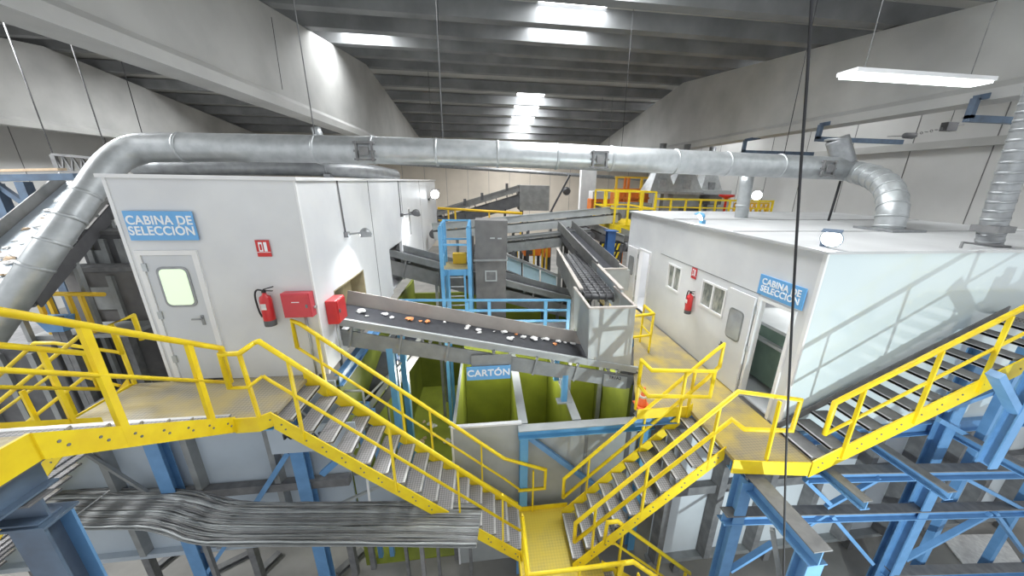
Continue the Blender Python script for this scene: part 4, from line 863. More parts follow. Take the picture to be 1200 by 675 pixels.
for (u0, v0, u1, v1, y, lab) in ((519, 100, 518, 186, 12.3, 'thin dark wire hanging beside the main duct near the hall middle'), (735, 90, 728, 178, 12.3, 'thin dark wire hanging in front of the far roof, right of the skylights'), (318, 20, 331, 105, 14, 'thin wire hanging down the face of the left girder'), (157, 115, 167, 158, 10, 'thin wire holding up the bend of the main duct'), (942, 70, 918, 185, 8.6, 'thin wire hanging just left of the thick black cable'), (985, 212, 968, 268, 8.4, 'thin dark rod from the right end of the main duct down to the cabin roof')):
    a, c = P(u0, v0, y=y), P(u1, v1, y=y)
    if 'rod' not in lab and 'left girder' not in lab: a = V((a.x, y, slab_z(y)-0.02))
    tag(MB().tube([a, c], 0.009 if 'rod' not in lab else 0.03, 6).build('hanging_wire', 'black'), lab, 'wire')

# ================================================================== below the closed cabin
t = thing('bunker_wall', 'blue grey ribbed sheet wall below the closed cabin, behind the cable tray', 'wall panel', (-4.3, 5.68, FZ+1.2))
for i in range(5):
    x = -9.3+1.32*i; tp = -0.22 if x > -5.5 else -1.15; MB().box((x, 5.62, -3.75), (x+1.31, 5.66, tp)).build('panel', 'panel', t)

    b = MB(); b.prism([(x+0.0, 5.62, -3.72), (x+0.16, 5.62, -3.72), (x+0.13, 5.48, -3.72), (x+0.03, 5.48, -3.72)], (0, 0, tp+3.67)); b.build('rib', 'steel', t)
b = MB(); b.box((-9.3, 5.46, -2.42), (-2.70, 5.61, -2.25)); b.build('middle_band', 'dust', t)
b = MB(); b.box((-9.3, 5.50, -3.80), (-2.70, 5.68, -3.70)); b.build('bottom_rail', 'panel', t)
for i in range(4): x = -8.5+1.85*i; MB().bar((x, 5.6, -3.8), (x, 5.6, FZ), 0.12, 0.12, Y).build('leg', 'dust', t)
for (x0, x1) in ((-7.2, -6.0), (-3.4, -2.2)): MB().bar((x0, 5.44, -0.5), (x1, 5.44, -2.2), 0.05, 0.05, Y).build('diagonal', 'steel', t)
t = thing('maker_plate', 'grey plate lettered MASIAS under the head of the long stair', 'plate', P(350, 525, y=5.0))
a, c = P(311, 502, y=5.05), P(420, 525, y=5.05); MB().box((a.x, 5.05, c.z), (c.x, 5.08, a.z)).build('plate', 'panel', t)
p = P(331, 512.5, y=5.05); text('lettering', 'MASIAS', (p.x+0.0, 5.045, p.z), X, Z, 0.155, 'ink', t, sx=1.25, align='LEFT')
b = MB(); b.bar((a.x+0.2, 5.065, c.z), (a.x+0.2, 5.065, c.z-0.45), 0.05, 0.02, Y); b.bar((c.x-0.2, 5.065, c.z), (c.x-0.2, 5.065, c.z-0.45), 0.05, 0.02, Y)
for i in (0.2, (c.x-a.x)-0.2): MB().bar((a.x+i, 5.06, a.z-0.01), (a.x+i, 5.30, a.z+0.02), 0.04, 0.04).build('hanger', 'dust', t)
b.bm.free()
t = thing('lower_wall', 'low grey sheet wall closing the bunker pit behind the right end of the cable tray', 'wall panel', (-1.7, 5.68, FZ))
for i in range(2): MB().box((-2.68+0.97*i, 5.66, -4.2), (-1.72+0.97*i, 5.70, -2.35)).build('panel', 'panel', t); MB().box((-1.76+0.97*i, 5.60, -4.2), (-1.66+0.97*i, 5.66, -2.3)).build('rib', 'steel', t)
MB().box((-2.68, 5.62, -2.35), (-0.75, 5.72, -2.28)).build('top_rail', 'steel', t); MB().bar((-2.6, 5.68, -4.2), (-2.6, 5.68, FZ), 0.1, 0.08, Y).build('leg', 'dust', t); MB().bar((-0.8, 5.68, -4.2), (-0.8, 5.68, FZ), 0.1, 0.08, Y).build('leg', 'dust', t)
# two blue columns with braces
def column(x, y, z1, label, name='blue_column', w=0.22, h=0.18, braces=(), z0=FZ, mt='blue'):
    t = thing(name, label, 'column', (x, y, z0)); MB().ibeam((x, y, z0), (x, y, z1), w, h, 0.02, Y).build('shaft', [mt, mt], t)
    MB().box((x-w*0.8, y-h*0.8, z0), (x+w*0.8, y+h*0.8, z0+0.02)).build('base_plate', 'dust', t)
    for (a, c, s) in braces: MB().bar(a, c, s, s*0.7, Y).build('brace', mt, t)
    return t
cl = P(185, 527, y=5.45); column(cl.x, 5.45, -0.28, 'blue steel column below the closed cabin platform, left of its twin', braces=((P(240, 675, y=5.4), P(298, 590, y=5.4), 0.07), (P(295, 597, y=5.4), P(338, 530, y=5.4), 0.09)))
cr = P(350, 527, y=5.45); column(cr.x, 5.45, -0.28, 'blue steel column below the head of the long stair, right of its twin', braces=((P(378, 555, y=5.2), P(402, 533, y=5.2), 0.11),))
tag(MB().tube([P(430, 560, y=5.2), P(435, 605, y=5.2), P(448, 606, y=5.2)], 0.02, 8).build('white_pipe', 'trim'), 'thin white pipe hanging below the long stair by the cable tray', 'pipe')
b = MB(); b.bar(P(395, 592, y=5.3), P(448, 568, y=5.3), 0.06, 0.04); tag(b.build('strut', 'steellt'), 'pale grey diagonal strut below the long stair', 'strut')
# cable tray
t = thing('cable_tray', 'wide cable tray full of grey cables with an S bend below the closed cabin', 'cable tray', (-3, 4.8, -2.7))
mid = [P(40, 594, z=-2.15), P(120, 594, z=-2.15), P(190, 594, z=-2.15), P(222, 600, z=-2.15), P(250, 608, z=-2.15), P(285, 611, z=-2.15), P(360, 611, z=-2.15), P(455, 611, z=-2.15), P(562, 613, z=-2.15)]
path = smooth_path(mid, 5)
nn = len(path); perp = []
for i in range(nn):
    d = (path[min(i+1, nn-1)]-path[max(i-1, 0)]); perp.append(V((-d.y, d.x, 0)).normalized())
WT = 0.37
b = MB()
for i in range(nn-1): b.hexa([path[i]-perp[i]*WT-Z*0.05, path[i+1]-perp[i+1]*WT-Z*0.05, path[i+1]+perp[i+1]*WT-Z*0.05, path[i]+perp[i]*WT-Z*0.05, path[i]-perp[i]*WT-Z*0.03, path[i+1]-perp[i+1]*WT-Z*0.03, path[i+1]+perp[i+1]*WT-Z*0.03, path[i]+perp[i]*WT-Z*0.03])
b.build('tray', 'steel', t)
rs = random.Random(3)
for k in range(26):
    o = -WT+0.03+(2*WT-0.06)*k/25; ph = rs.uniform(0, 6); am = rs.uniform(0.004, 0.014)
    MB().tube([path[i]+perp[i]*(o+am*math.sin(ph+i*0.45))+Z*rs.uniform(-0.004, 0.012) for i in range(nn)], rs.uniform(0.013, 0.02), 6).build('cable', ['steel', 'dust', 'grey', 'steel'][k % 4] if k % 9 else 'steellt', t)
for i in (4,):
    if i < nn: MB().bar(path[i]-perp[i]*WT+Z*0.02, path[i]+perp[i]*WT+Z*0.02, 0.02, 0.015).build('cable_tie', 'trim', t)
for i in (3, nn//2, nn-4):
    MB().bar(path[i]-Z*0.05-perp[i]*0.2, V((path[i].x, path[i].y, FZ))-perp[i]*0.2, 0.06, 0.06, Y).build('support', 'dust', t)
# steel boxes under the long stair, right end of the tray
for k, (u0, v0, u1, v1, y, lab) in enumerate(((455, 605, 487, 632, 5.25, 'small grey steel box at the end of the cable tray, first below the long stair'), (490, 605, 530, 634, 5.25, 'grey steel box at the end of the cable tray, second below the long stair'), (533, 606, 566, 636, 5.25, 'grey steel box at the end of the cable tray, next to the landing'))):
    a, c = P(u0, v0, y=y), P(u1, v1, y=y); t = thing('steel_box', lab, 'box', ((a.x+c.x)/2, y, c.z))
    MB().box((a.x, y, c.z), (c.x, y+0.12, a.z)).build('body', 'steellt', t, 0.006); MB().box((a.x+0.03, y-0.012, c.z+0.03), (c.x-0.03, y, a.z-0.03)).build('lid', 'steellt', t)
    MB().bar(((a.x+c.x)/2, y+0.06, c.z), ((a.x+c.x)/2, y+0.06, FZ), 0.06, 0.06, Y).build('stand', 'dust', t)
# steel channels lying on the floor
for k, (u0, v0, u1, v1) in enumerate(((175, 672, 215, 640), (245, 672, 300, 645), (300, 675, 328, 648), (395, 672, 425, 645))):
    a, c = P(u0, v0, z=FZ+0.05), P(u1, v1, z=FZ+0.05); tag(MB().ibeam(a, c, 0.14, 0.1).build('floor_channel', ['dust', 'dust']), 'dark steel channel lying on the floor below the cable tray', 'channel', 'floor channels below the tray')

# ================================================================== below the open cabin
t = thing('bunker_wall', 'pale ribbed sheet wall below the open cabin, behind the blue frame', 'wall panel', (8, 4.95, FZ))
for i in range(9):
    x = 3.35+1.12*i; MB().box((x, 4.95, -4.55), (x+1.11, 4.99, -1.25)).build('panel', 'panelr', t)
    b = MB(); b.prism([(x, 4.95, -4.5), (x+0.20, 4.95, -4.5), (x+0.17, 4.72, -4.5), (x+0.03, 4.72, -4.5)], (0, 0, 3.2)); b.build('rib', 'dust', t)
b = MB(); b.box((3.3, 4.80, -2.75), (13.4, 4.94, -2.55)); b.build('middle_band', 'dust', t)  # solid dark band standing in for the shadow across the panels
MB().box((3.3, 4.8, -4.62), (13.4, 5.0, -4.52)).build('bottom_rail', 'steel', t)
for i in range(5): MB().bar((4+2.2*i, 4.9, -4.6), (4+2.2*i, 4.9, FZ), 0.14, 0.14, Y).build('leg', 'dust', t)
t = thing('under_frame', 'grey and blue steel floor frame carrying the open white cabin', 'frame', (8, 4.5, -1.2))
MB().ibeam((QX0-0.1, 4.30, -1.02), (13.0, 4.30, -1.02), 0.16, 0.26).build('beam', ['blue', 'blue'], t)
for x in (5.2, 6.6, 8.4, 10.4): MB().ibeam((x, 3.0, -1.04), (x, 4.22, -1.04), 0.15, 0.16).build('joist', ['blue', 'dust'], t)
MB().ibeam((QX0-0.1, 10.9, -1.02), (12.6, 10.9, -1.02), 0.16, 0.26).build('beam', ['blue', 'blue'], t)
for x in (5.1, 12.4): MB().bar((x, 10.9, -1.1), (x, 10.9, FZ), 0.2, 0.2, Y).build('leg', 'blue', t)
RY = 3.70
t = thing('braced_frame', 'big blue braced steel frame with dusty beams under the stair of the open cabin', 'frame', (7, RY, FZ))
z1, z2, z3 = -1.22, -2.05, -3.95
def ib(a, c, w=0.18, h=0.19, nm='beam'): MB().ibeam(a, c, w, h).build(nm, ['blue', 'dust'], t)
ib(P(945, 556, y=RY), P(1215, 551, y=RY)); ib(P(846, 605, y=RY), P(1215, 596, y=RY)); ib(P(1040, 673, y=RY), P(1230, 667, y=RY))
for u, v in ((872, 560), (1093, 560)):
    c = P(u, v, y=RY+0.02); MB().ibeam((c.x, RY+0.02, c.z), (c.x, RY+0.02, FZ), 0.20, 0.20, 0.02, Y).build('column', ['blue', 'blue'], t)
MB().ibeam((11.3, RY+0.02, -1.6), (11.3, RY+0.02, FZ), 0.2, 0.2, 0.02, Y).build('column', ['blue', 'blue'], t)
for (u0, v0, u1, v1) in ((943, 562, 972, 590), (1030, 560, 968, 594), (970, 600, 926, 628), (974, 604, 1022, 660), (855, 668, 905, 637), (1160, 601, 1060, 655), (1165, 600, 1200, 648), (1130, 560, 1215, 605)):
    MB().bar(P(u0, v0, y=RY-0.03), P(u1, v1, y=RY-0.03), 0.07 if v0 < 650 and u0 < 1100 else 0.09, 0.06).build('brace', 'blue', t)
# beams that run towards the viewer
t = thing('side_beam', 'long dusty steel beam with blue end running towards the viewer from the yellow walkway', 'beam', (3.78, 2.9, -1.4))
a = P(878, 560, z=-1.20); c = P(962, 655, z=-1.20); MB().ibeam(a, c, 0.26, 0.26).build('beam', ['blue', 'dust'], t)
c2 = c+(a-c).normalized()*0.12; MB().ibeam((c2.x, c2.y, c2.z-0.13), (c2.x, c2.y, FZ), 0.24, 0.2, 0.02, Y).build('column', ['blue', 'blue'], t)
MB().bar(P(905, 620, z=-1.4), P(915, 685, y=2.9), 0.06, 0.06).build('strut', 'steel', t)
column(P(1105, 505, y=4.1).x, 4.1, P(1145, 410, y=4.1).z, 'blue steel post carrying the stair that rises along the glossy panel', braces=((P(1108, 480, y=4.0), P(1200, 446, y=4.0), 0.08), (P(1100, 492, y=4.0), P(1170, 530, y=4.0), 0.08)))
t = thing('raking_brace', 'thick blue raking brace with a side strut at the right edge under the rising stair', 'brace', P(1155, 545, y=3.2))
MB().ibeam(P(1155, 545, y=3.2), P(1222, 425, y=3.2), 0.16, 0.16).build('brace', ['blue', 'blue'], t); MB().bar(P(1166, 438, y=3.2), P(1190, 483, y=3.2), 0.14, 0.10).build('strut', 'blue', t)
t = thing('waste_heap', 'white sheet and scrap lying on the dark floor under the open cabin', 'sheet', P(1150, 645, z=FZ)); c = P(1150, 648, z=FZ)
b = MB(); b.prism([c+V((-0.9, -0.35, 0.02)), c+V((0.5, -0.4, 0.02)), c+V((1.1, 0.3, 0.02)), c+V((-0.5, 0.45, 0.02))], (0, 0, 0.03)); b.build('sheet', 'paper', t)

# ================================================================== far end of the hall
t = thing('wall_pillar', 'white concrete pillar at the back wall between grey conveyors', 'pillar', P(688, 247, y=32)); a, c = P(682, 198, y=32), P(695, 262, y=32)
MB().box((a.x, 32, FZ), (c.x, 32.6, 5.2)).build('shaft', 'trim', t); MB().box((a.x-0.25, 31.9, 5.2), (c.x+0.25, 32.7, 5.6)).build('capital', 'conc', t)
t = thing('tilted_conveyor', 'thin dark inclined lift arm leaning beside the white pillar at the back', 'lift arm', P(650, 245, y=30))
MB().bar(P(646, 247, y=30), P(668, 205, y=30), 0.18, 0.14).build('arm', 'dark', t); c = P(664, 224, y=29.9); MB().lathe(c, [(0.2, -0.2), (0.36, 0), (0.2, 0.2)], 10, Y).build('drive', 'dark', t); c = P(646, 247, y=30); MB().bar(c, V((c.x, 30, FZ)), 0.2, 0.2, Y).build('stand', 'dark', t)
def machine(label, u0, v0, u1, v1, y, mt, top=None, name='machine_housing', cat='machine', d=1.2):
    a, c = P(u0, v0, y=y), P(u1, v1, y=y); t = thing(name, label, cat, ((a.x+c.x)/2, y, c.z)); h = a.z-c.z; w = c.x-a.x
    MB().box((a.x, y, c.z), (c.x, y+d, a.z-(h*0.42 if top else 0))).build('body', mt, t, 0.04)
    if top: MB().box((a.x+w*0.05, y+0.02, a.z-h*0.42), (c.x-w*0.05, y+d, a.z)).build('cab', top, t, 0.04)
    b = MB(); b.box((a.x+w*0.12, y-0.03, c.z+h*0.12), (a.x+w*0.5, y, c.z+h*0.4)); b.build('access_panel', 'dark' if mt != 'dark' else 'steel', t)
    for q in (0.1, 0.9): MB().bar((a.x+w*q, y+0.4, c.z), (a.x+w*q, y+0.4, FZ), 0.15, 0.15, Y).build('leg', 'dark', t)
    return t
machine('orange machine with a white top at the back wall right of the pillar', 694, 224, 716, 246, 27, 'orange', 'trim')
machine('small orange machine with a white roof seen under the pale upper conveyor', 614, 283, 634, 300, 19, 'orange', 'paper')
machine('small red orange drum housing right of the white roofed machine', 638, 287, 645, 302, 18, 'orange')
machine('dark machine body between the bucket tower and the small orange machine', 597, 287, 606, 305, 17, 'dark')
machine('large grey box housing below the silver hoods', 790, 222, 852, 255, 21, 'steellt')
machine('dark grey pump housing at the right end of the large grey box housing', 832, 228, 845, 240, 20, 'dark')
machine('low grey control desk on the yellow gallery', 733, 238, 762, 258, 19.4, 'steel')
for k, u in enumerate((606, 626, 636, 641)): c = P(u, 284, y=17.5); tag(MB().bar(c, V((c.x, c.y, FZ)), 0.09, 0.09, Y).build('guard_post', 'yfar'), 'yellow guard post among the machines under the pale upper conveyor', 'post', 'yellow guard posts under the upper conveyor')
for k, (u0, u1, v0, v1, y) in enumerate(((762, 792, 201, 224, 20.0), (786, 824, 201, 225, 20.4), (820, 848, 203, 229, 21.0))):
    a, c = P(u0, v1, y=y), P(u1, v1, y=y); z = P((u0+u1)/2, v0, y=y).z; m = (a.x+c.x)/2; w = c.x-a.x
    t = thing('extraction_hood', ['silver extraction hood above the yellow gallery, first of the three from the gallery cage', 'silver extraction hood between the two others behind the yellow rail', 'silver extraction hood next to the red funnel'][k], 'hood', (m, y+0.7, a.z))
    MB().hexa([(a.x, y, a.z), (c.x, y, a.z), (c.x, y+1.4, a.z), (a.x, y+1.4, a.z), (m-w*0.22, y+0.4, z), (m+w*0.25, y+0.4, z), (m+w*0.25, y+1.0, z), (m-w*0.22, y+1.0, z)]).build('hood', 'galv', t)
    MB().box((a.x-0.04, y-0.03, a.z-0.14), (c.x+0.04, y+1.43, a.z)).build('rim', 'galvdk', t); MB().box((m-w*0.14, y+0.06, a.z+0.15), (m+w*0.1, y+0.30, a.z+(z-a.z)*0.6)).build('inspection_panel', 'galvdk', t)
    MB().cyl((m, y+0.7, z), (m, y+0.7, z+1.6), 0.2, 12).build('outlet_pipe', 'galvdk', t)
    for q in (a.x+0.1, c.x-0.1): MB().bar((q, y+1.3, a.z-0.1), (q, y+1.3, FZ), 0.1, 0.1, Y).build('leg', 'steel', t)
GY = 15.2
t = thing('yellow_gallery', 'yellow railed gallery at the back between the upper conveyor and the open cabin', 'gallery', P(745, 265, y=GY))
a, c = P(719, 264, y=GY), P(764, 268, y=GY); zf = a.z
MB().box((a.x, GY, zf-0.35), (c.x, GY+3, zf)).build('deck', 'yellow', t)
for (xa, ya, xb, yb) in ((a.x, GY, c.x, GY), (a.x, GY, a.x, GY+3), (c.x, GY, c.x, GY+3), (a.x, GY+3, c.x, GY+3)):
    b = MB()
    for z in (0.75, 1.5): b.bar((xa, ya, zf+z), (xb, yb, zf+z), 0.07, 0.07)
    h = b.build('guard_rail', 'yellow', t)
    for q in ((0, 0.33, 0.67, 1) if ya == yb else (0.5,)): x, y = xa+(xb-xa)*q, ya+(yb-ya)*q; MB().bar((x, y, zf), (x, y, zf+1.5), 0.08, 0.08, Y).build('post', 'yellow', h)
for q in (0.1, 0.9): x = a.x+(c.x-a.x)*q; MB().bar((x, GY+0.2, zf-0.3), (x, GY+0.2, FZ), 0.15, 0.15, Y).build('leg', 'blue', t)
t = thing('orange_cage', 'taller orange and yellow steel cage standing behind the yellow gallery', 'cage', P(740, 245, y=22.5)); y = 22.5
p0, p1 = P(721, 208, y=y), P(757, 262, y=y)
for u in (721, 731, 735, 750): x = P(u, 230, y=y).x; MB().bar((x, y, FZ), (x, y, p0.z), 0.14, 0.14, Y).build('upright', 'yfar' if u in (721, 750) else 'orange', t)
for v in (208, 222, 232): z = P(735, v, y=y).z; MB().bar((p0.x, y, z), (p1.x, y, z), 0.12, 0.12).build('crossbar', 'orange' if v > 210 else 'yfar', t)
MB().box((p0.x+0.2, y+0.1, P(735, 240, y=y).z), (p1.x, y+1.2, P(735, 226, y=y).z)).build('box', 'orange', t)
GY2 = 16.5
a, c, e = P(769, 233, y=GY2), P(906, 236, y=GY2), P(769, 252, y=GY2)
t = thing('yellow_railing', 'long yellow guard rail behind the open cabin roof, below the silver hoods', 'railing', ((a.x+c.x)/2, GY2, e.z))
b = MB(); b.bar(a, c, 0.09, 0.09); b.bar((a.x, GY2, (a.z+e.z)/2), (c.x, GY2, (a.z+e.z)/2-0.05), 0.06, 0.06); b.bar(e, (c.x, GY2, e.z), 0.08, 0.10); b.build('rail', 'yellow', t)
for q in range(9): x = a.x+(c.x-a.x)*q/8; MB().bar((x, GY2, e.z), (x, GY2, a.z), 0.08, 0.08, Y).build('post', 'yellow', t)
MB().box((a.x, GY2, e.z-0.25), (c.x, GY2+2.5, e.z-0.05)).build('walkway', 'yfar', t)
for q in (0.05, 0.5, 0.95): x = a.x+(c.x-a.x)*q; MB().bar((x, GY2+1, e.z-0.2), (x, GY2+1, FZ), 0.2, 0.2, Y).build('leg', 'steel', t)
t = thing('red_funnel', 'small red funnel on a post behind the yellow guard rail', 'funnel', P(851, 245, y=17)); c = P(851, 233, y=17); MB().lathe(c, [(0.06, -0.7), (0.06, -0.05), (0.16, 0.05), (0.38, 0.12), (0.38, 0.22)], 14).build('cone', 'red', t); MB().bar(c-Z*0.6, V((c.x, 17, e.z-0.1)), 0.08, 0.08, Y).build('post', 'red', t)
t = thing('yellow_lattice', 'yellow lattice gate at the far end of the yellow guard rail', 'gate', P(885, 250, y=17.2)); y = 17.2
a, c = P(862, 238, y=y), P(897, 256, y=y); b = MB()
b.bar((a.x, y, a.z), (c.x, y, a.z), 0.1, 0.1); b.bar((a.x, y, c.z), (c.x, y, c.z), 0.1, 0.1); b.bar((a.x, y, c.z), (a.x, y, a.z), 0.1, 0.1, Y); b.bar((c.x, y, c.z), (c.x, y, a.z), 0.1, 0.1, Y)
for i in range(7): x = a.x+(c.x-a.x)*i/7; x2 = x+(c.x-a.x)/7; b.bar((x, y, c.z), (x2, y, a.z), 0.06, 0.06); b.bar((x, y, a.z), (x2, y, c.z), 0.06, 0.06)
b.build('lattice', 'yfar', t)
floodlight(P(887, 229, y=24), (-0.5, -0.9, -0.1), 'bright floodlight glaring behind the thin vertical duct at the back', 0.36, 0, P(887, 229, y=24)+V((0.2, 1.2, 0)), 'dust')

c = P(887, 229, y=24)+V((0.2, 1.2, 0)); tag(MB().bar((c.x, c.y, FZ), (c.x, c.y, c.z+0.1), 0.14, 0.14, Y).build('lamp_mast', 'dust'), 'thin mast carrying the glaring floodlight at the back', 'mast')
for k, (u, v, y, lab) in enumerate(((701, 192, 30, 'small lit lamp under the duct above the white pillar'), (508, 184, 26, 'flat lit lamp under the duct left of the white pillar'), (712, 191, 30, 'small lit lamp under the duct just right of the white pillar'))):
    c = P(u, v, y=y); t = thing('hanging_lamp', lab, 'lamp', c); w = (0.65 if k != 1 else 0.75)
    MB().hexa([c+V((-w, -0.3, 0)), c+V((w, -0.3, 0)), c+V((w, 0.3, 0)), c+V((-w, 0.3, 0)), c+V((-w*0.6, -0.2, 0.25)), c+V((w*0.6, -0.2, 0.25)), c+V((w*0.6, 0.2, 0.25)), c+V((-w*0.6, 0.2, 0.25))]).build('shade', 'trim', t)
    MB().box(c+V((-w*0.9, -0.27, -0.16)), c+V((w*0.9, 0.27, -0.001))).build('diffuser', 'tube', t); MB().cyl(c+Z*0.24, V((c.x, c.y, slab_z(c.y)-0.03)), 0.02, 6).build('hanger', 'dust', t)
a, c = P(513, 244, y=18), P(612, 250, y=18)
t = thing('yellow_railing', 'yellow rail along the far gangway above the blue ladder cage', 'railing', ((a.x+c.x)/2, 18, a.z-1.1))
b = MB(); b.tube([a, c], 0.07, 8); b.tube([a-Z*0.6, a-Z*0.6+X*1.2], 0.05, 8); b.build('rail', 'yfar', t)
for q in (0.12, 0.2, 0.6, 0.98): p = a.lerp(c, q); MB().bar(p, p-Z*1.1, 0.08, 0.08, Y).build('post', 'yfar', t)
MB().box((a.x, 18, a.z-1.25), (c.x, 19, a.z-1.08)).build('gangway', 'steel', t)
for q in (0.2, 0.9): p = a.lerp(c, q); MB().bar((p.x, 18.5, a.z-1.2), (p.x, 18.5, FZ), 0.15, 0.15, Y).build('leg', 'steel', t)

# ================================================================== the bay on the left, beyond the bent duct
LA, LB = P(-25, 345, y=7.2), P(112, 213, y=11.5)
cv2 = conveyor('long inclined conveyor full of white scraps beyond the bent duct', LA, LB, 1.15, 'dark', 0.45, 0.25, 0.25, rails='grey', legs=(0.3, 0.7), beltm='panel')
rs = random.Random(11); a, c = LA, LB
for i in range(110):
    q = rs.uniform(0.03, 0.97); p = a.lerp(c, q)+X*rs.uniform(-0.36, 0.36); scrap(p, rs.uniform(0.03, 0.075), 'paper' if i % 4 else 'card', 0.6, 'white scrap riding on the long inclined conveyor' if i % 4 else 'tan scrap riding on the long inclined conveyor', 'litter', 'white scraps on the inclined conveyor' if i % 4 else 'tan scraps on the inclined conveyor')
t = thing('blue_trestle', 'blue steel trestle carrying a pipe rack in the left bay', 'trestle', (-12.5, 10.8, FZ))
a, c = P(-20, 209, y=10.5), P(92, 207, y=10.5); MB().bar(a, c, 0.22, 0.16).build('rack_beam', 'slate', t); MB().bar(a+Z*0.17, c+Z*0.17+X*-0.3, 0.2, 0.06).build('pipe_rack', 'card', t)
for u, v, u2, v2 in ((-6, 215, 8, 252), (27, 213, 40, 252)): p = P(u, v, y=10.5); MB().bar(p, V((p.x, p.y, FZ)), 0.2, 0.2, Y).build('leg', 'slate', t); MB().bar(p-Z*0.7, p+X*(-0.6)-Z*0.05, 0.12, 0.1, Y).build('knee_brace', 'slate', t)
t = thing('roof_truss', 'small grey lattice beam hanging on the wall of the left bay', 'truss', P(90, 186, y=15))
a, c = P(62, 181, y=15), P(128, 187, y=15); h = 0.55; b = MB(); b.bar(a, c, 0.12, 0.08); b.bar(a-Z*h, c-Z*h, 0.12, 0.08)
for i in range(6): p, q = a.lerp(c, i/6), a.lerp(c, (i+0.5)/6); r_ = a.lerp(c, (i+1)/6); b.bar(p, q-Z*h, 0.05, 0.05); b.bar(q-Z*h, r_, 0.05, 0.05)
b.bar(a, a-Z*h, 0.15, 0.1, Y); b.bar(c, c-Z*h, 0.15, 0.1, Y); b.build('lattice', 'dust', t)
for p in (a, c): MB().cyl(p, V((p.x, p.y, slab_z(p.y)-0.1)), 0.02, 6).build('hanger', 'dust', t)
conveyor('dark grey conveyor low in the left bay behind the bent duct', V((-12.5, 11.5, -1.4)), V((-6.0, 11.5, 0.1)), 1.0, 'grey', 0.6, 0.2, 0.2, rails='steel', legs=(0.2, 0.8), ribs=5)
conveyor('grey conveyor rising beside the wall of the closed cabin in the left bay', V((-6.2, 8.2, -1.2)), V((-6.6, 14.5, 1.9)), 0.9, 'dark', 0.5, 0.2, 0.2, rails='steel', legs=(0.3, 0.8))
def dark_machine(label, x0, y0, x1, y1, z1, mt='grey'):
    t = thing('press_machine', label, 'machine', ((x0+x1)/2, y0, FZ))
    MB().box((x0, y0, FZ), (x1, y1, z1)).build('body', mt, t, 0.03); MB().box((x0-0.05, y0-0.05, z1), (x1+0.05, y1, z1+0.1)).build('top_plate', 'dust', t)
    b = MB(); w = x1-x0
    for q in (0.2, 0.5, 0.8): b.box((x0+w*q-0.06, y0-0.08, FZ+0.2), (x0+w*q+0.06, y0, z1-0.1))
    b.build('stiffener', 'steel', t); MB().box((x0+w*0.25, y0-0.03, z1-1.0), (x0+w*0.45, y0, z1-0.4)).build('hatch', 'steel', t)
    return t
dark_machine('big dark press body below the inclined conveyor in the left bay', -12.0, 8.3, -9.9, 10.2, -0.6, 'dark')
def seen_machine(label, u0, u1, v, y, d, mt):
    dark_machine(label, P(u0, v, y=y).x, y, P(u1, v, y=y).x, y+d, P((u0+u1)/2, v, y=y).z, mt)
seen_machine('tallest dark machine body between the bent duct and the closed cabin', 128, 200, 240, 11.5, 1.5, 'tower')
seen_machine('dark grey machine body just behind the bent duct in the left bay', 88, 150, 275, 10.0, 1.2, 'dark')
seen_machine('low dark machine body behind the far yellow railing of the left bay', 70, 185, 318, 9.45, 0.5, 'tower')
dark_machine('low grey hopper body beside the closed cabin platform', -8.4, 7.2, -5.9, 8.0, -1.6, 'grey')
a, c = P(37, 344, y=8.6), P(122, 345, y=8.6)
t = thing('yellow_railing', 'distant orange yellow railing in the left bay beyond the closed cabin platform', 'railing', ((a.x+c.x)/2, 8.6, a.z-1.0))
b = MB(); b.tube([a, c], 0.05, 8); b.tube([a-Z*0.55, c-Z*0.55-X*0.9], 0.04, 8); b.build('rail', 'yfar', t)
for q in (0.05, 0.2, 0.48, 0.66): p = a.lerp(c, q); MB().bar(p, p-Z*1.0, 0.07, 0.07, Y).build('post', 'yfar', t)
MB().box((a.x-0.3, 8.5, a.z-1.1), (c.x+0.3, 9.3, a.z-1.0)).build('gangway', 'steel', t)
for q in (0.1, 0.9): p = a.lerp(c, q); MB().bar((p.x, 8.9, a.z-1.1), (p.x, 8.9, FZ), 0.15, 0.15, Y).build('leg', 'dust', t)
t = thing('blue_trough', 'small blue trough in the left bay just below the far yellow railing', 'trough', P(58, 378, y=8.3))
a, c = P(38, 374, y=8.2), P(76, 385, y=8.2)
MB().hexa([(a.x+0.1, 8.25, c.z-0.1), (c.x-0.1, 8.25, c.z-0.1), (c.x-0.1, 8.45, c.z-0.1), (a.x+0.1, 8.45, c.z-0.1), (a.x, 8.2, a.z), (c.x, 8.2, a.z), (c.x, 8.48, a.z), (a.x, 8.48, a.z)]).build('tub', 'blue', t); MB().box((a.x-0.04, 8.16, a.z), (c.x+0.04, 8.24, a.z+0.05)).build('rim', 'slate', t)
for x in (a.x+0.2, c.x-0.2): MB().bar((x, 8.35, c.z-0.1), (x, 8.35, FZ), 0.12, 0.12, Y).build('leg', 'dust', t)
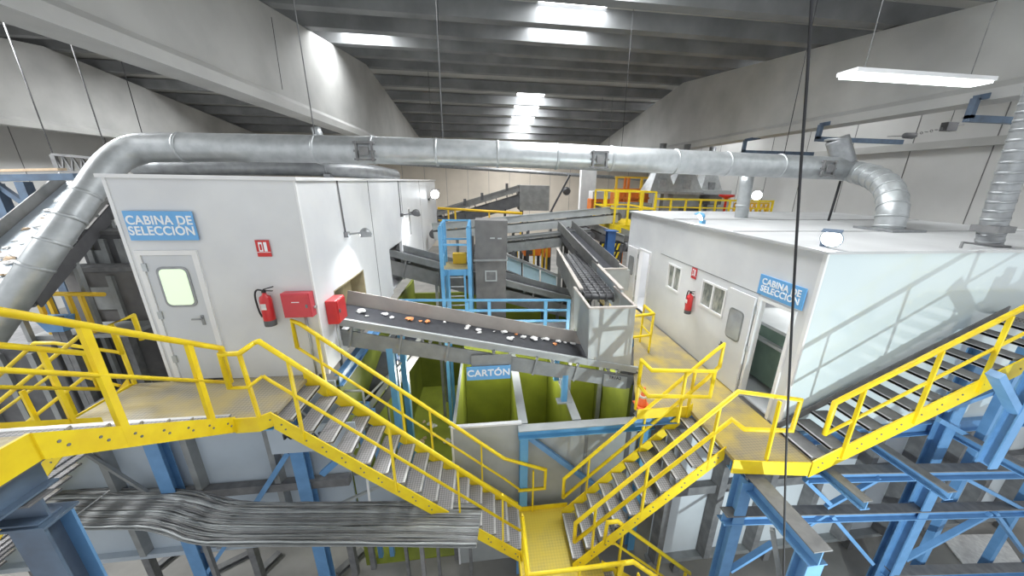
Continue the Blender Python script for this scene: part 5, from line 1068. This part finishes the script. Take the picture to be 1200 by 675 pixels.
# ================================================================== light and camera
W = bpy.data.worlds.new('World'); S.world = W; W.use_nodes = True
nt = W.node_tree; bg = nt.nodes['Background']; bg.inputs['Color'].default_value = (0.93, 0.97, 1.0, 1); bg.inputs['Strength'].default_value = 0.95
for (x0, x1, y0, y1) in sky:
    L = bpy.data.lights.new('skylight', 'AREA'); L.shape = 'RECTANGLE'; L.size = x1-x0; L.size_y = y1-y0; L.energy = (1600 if x1 < -10 else (700 if y0 > 26 else 300)); L.color = (0.97, 0.99, 1.0)
    o = bpy.data.objects.new('skylight_daylight', L); COL.objects.link(o); o.location = ((x0+x1)/2, (y0+y1)/2, slab_z((y0+y1)/2)+0.02)
# floodlight low in front of the open cabin: it throws the shadow of the rising stair on the glossy panel
L = bpy.data.lights.new('low_flood', 'SPOT'); L.energy = 900; L.spot_size = 2.2; L.spot_blend = 0.6; L.shadow_soft_size = 0.05; L.color = (0.86, 0.98, 1.0)
o = bpy.data.objects.new('low_flood', L); COL.objects.link(o); o.location = (4.6, -0.6, -2.35); o.rotation_euler = (V((7.0, 4.3, 0.4))-o.location).to_track_quat('-Z', 'Y').to_euler()
for (x, y, z, e) in ((7.5, 6.0, 2.1, 140), (5.9, 10.0, 1.9, 40), (-3.9, 8.0, 2.9, 40)):
    L = bpy.data.lights.new('cabin_light', 'AREA'); L.size = 0.9; L.energy = e; o = bpy.data.objects.new('cabin_light', L); COL.objects.link(o); o.location = (x, y, z)
for (x, y, z, e) in ((0.0, 7.6, -1.3, 45), (1.2, 7.6, -1.3, 45), (2.5, 7.6, -1.3, 60), (-1.7, 8.0, -1.5, 80)):  # added fill lights to brighten the green pit, no lamps known there
    L = bpy.data.lights.new('pit_fill', 'POINT'); L.energy = e; L.shadow_soft_size = 0.25; L.color = (1, 0.98, 0.9); o = bpy.data.objects.new('pit_fill', L); COL.objects.link(o); o.location = (x, y, z)
cam = bpy.data.cameras.new('camera'); co = bpy.data.objects.new('camera', cam); COL.objects.link(co)
right = V((_x.x, _d.x, _u.x)); down = V((_x.y, _d.y, _u.y)); fwd = V((_x.z, _d.z, _u.z))
mx = Matrix((right, -down, -fwd)).transposed().to_4x4(); mx.translation = CAM; co.matrix_world = mx
cam.sensor_width = 36; cam.sensor_fit = 'HORIZONTAL'; cam.lens = 36*F/1200; cam.shift_x = -(PX-600)/1200; cam.clip_start = 0.05; cam.clip_end = 200
S.camera = co
S.view_settings.view_transform = 'Standard'; S.view_settings.look = 'None'; S.view_settings.gamma = 1.0; S.view_settings.use_curve_mapping = False
S.view_settings.exposure = 0.12
S.cycles.use_denoising = True
S.cycles.max_bounces = 8; S.cycles.sample_clamp_indirect = 6
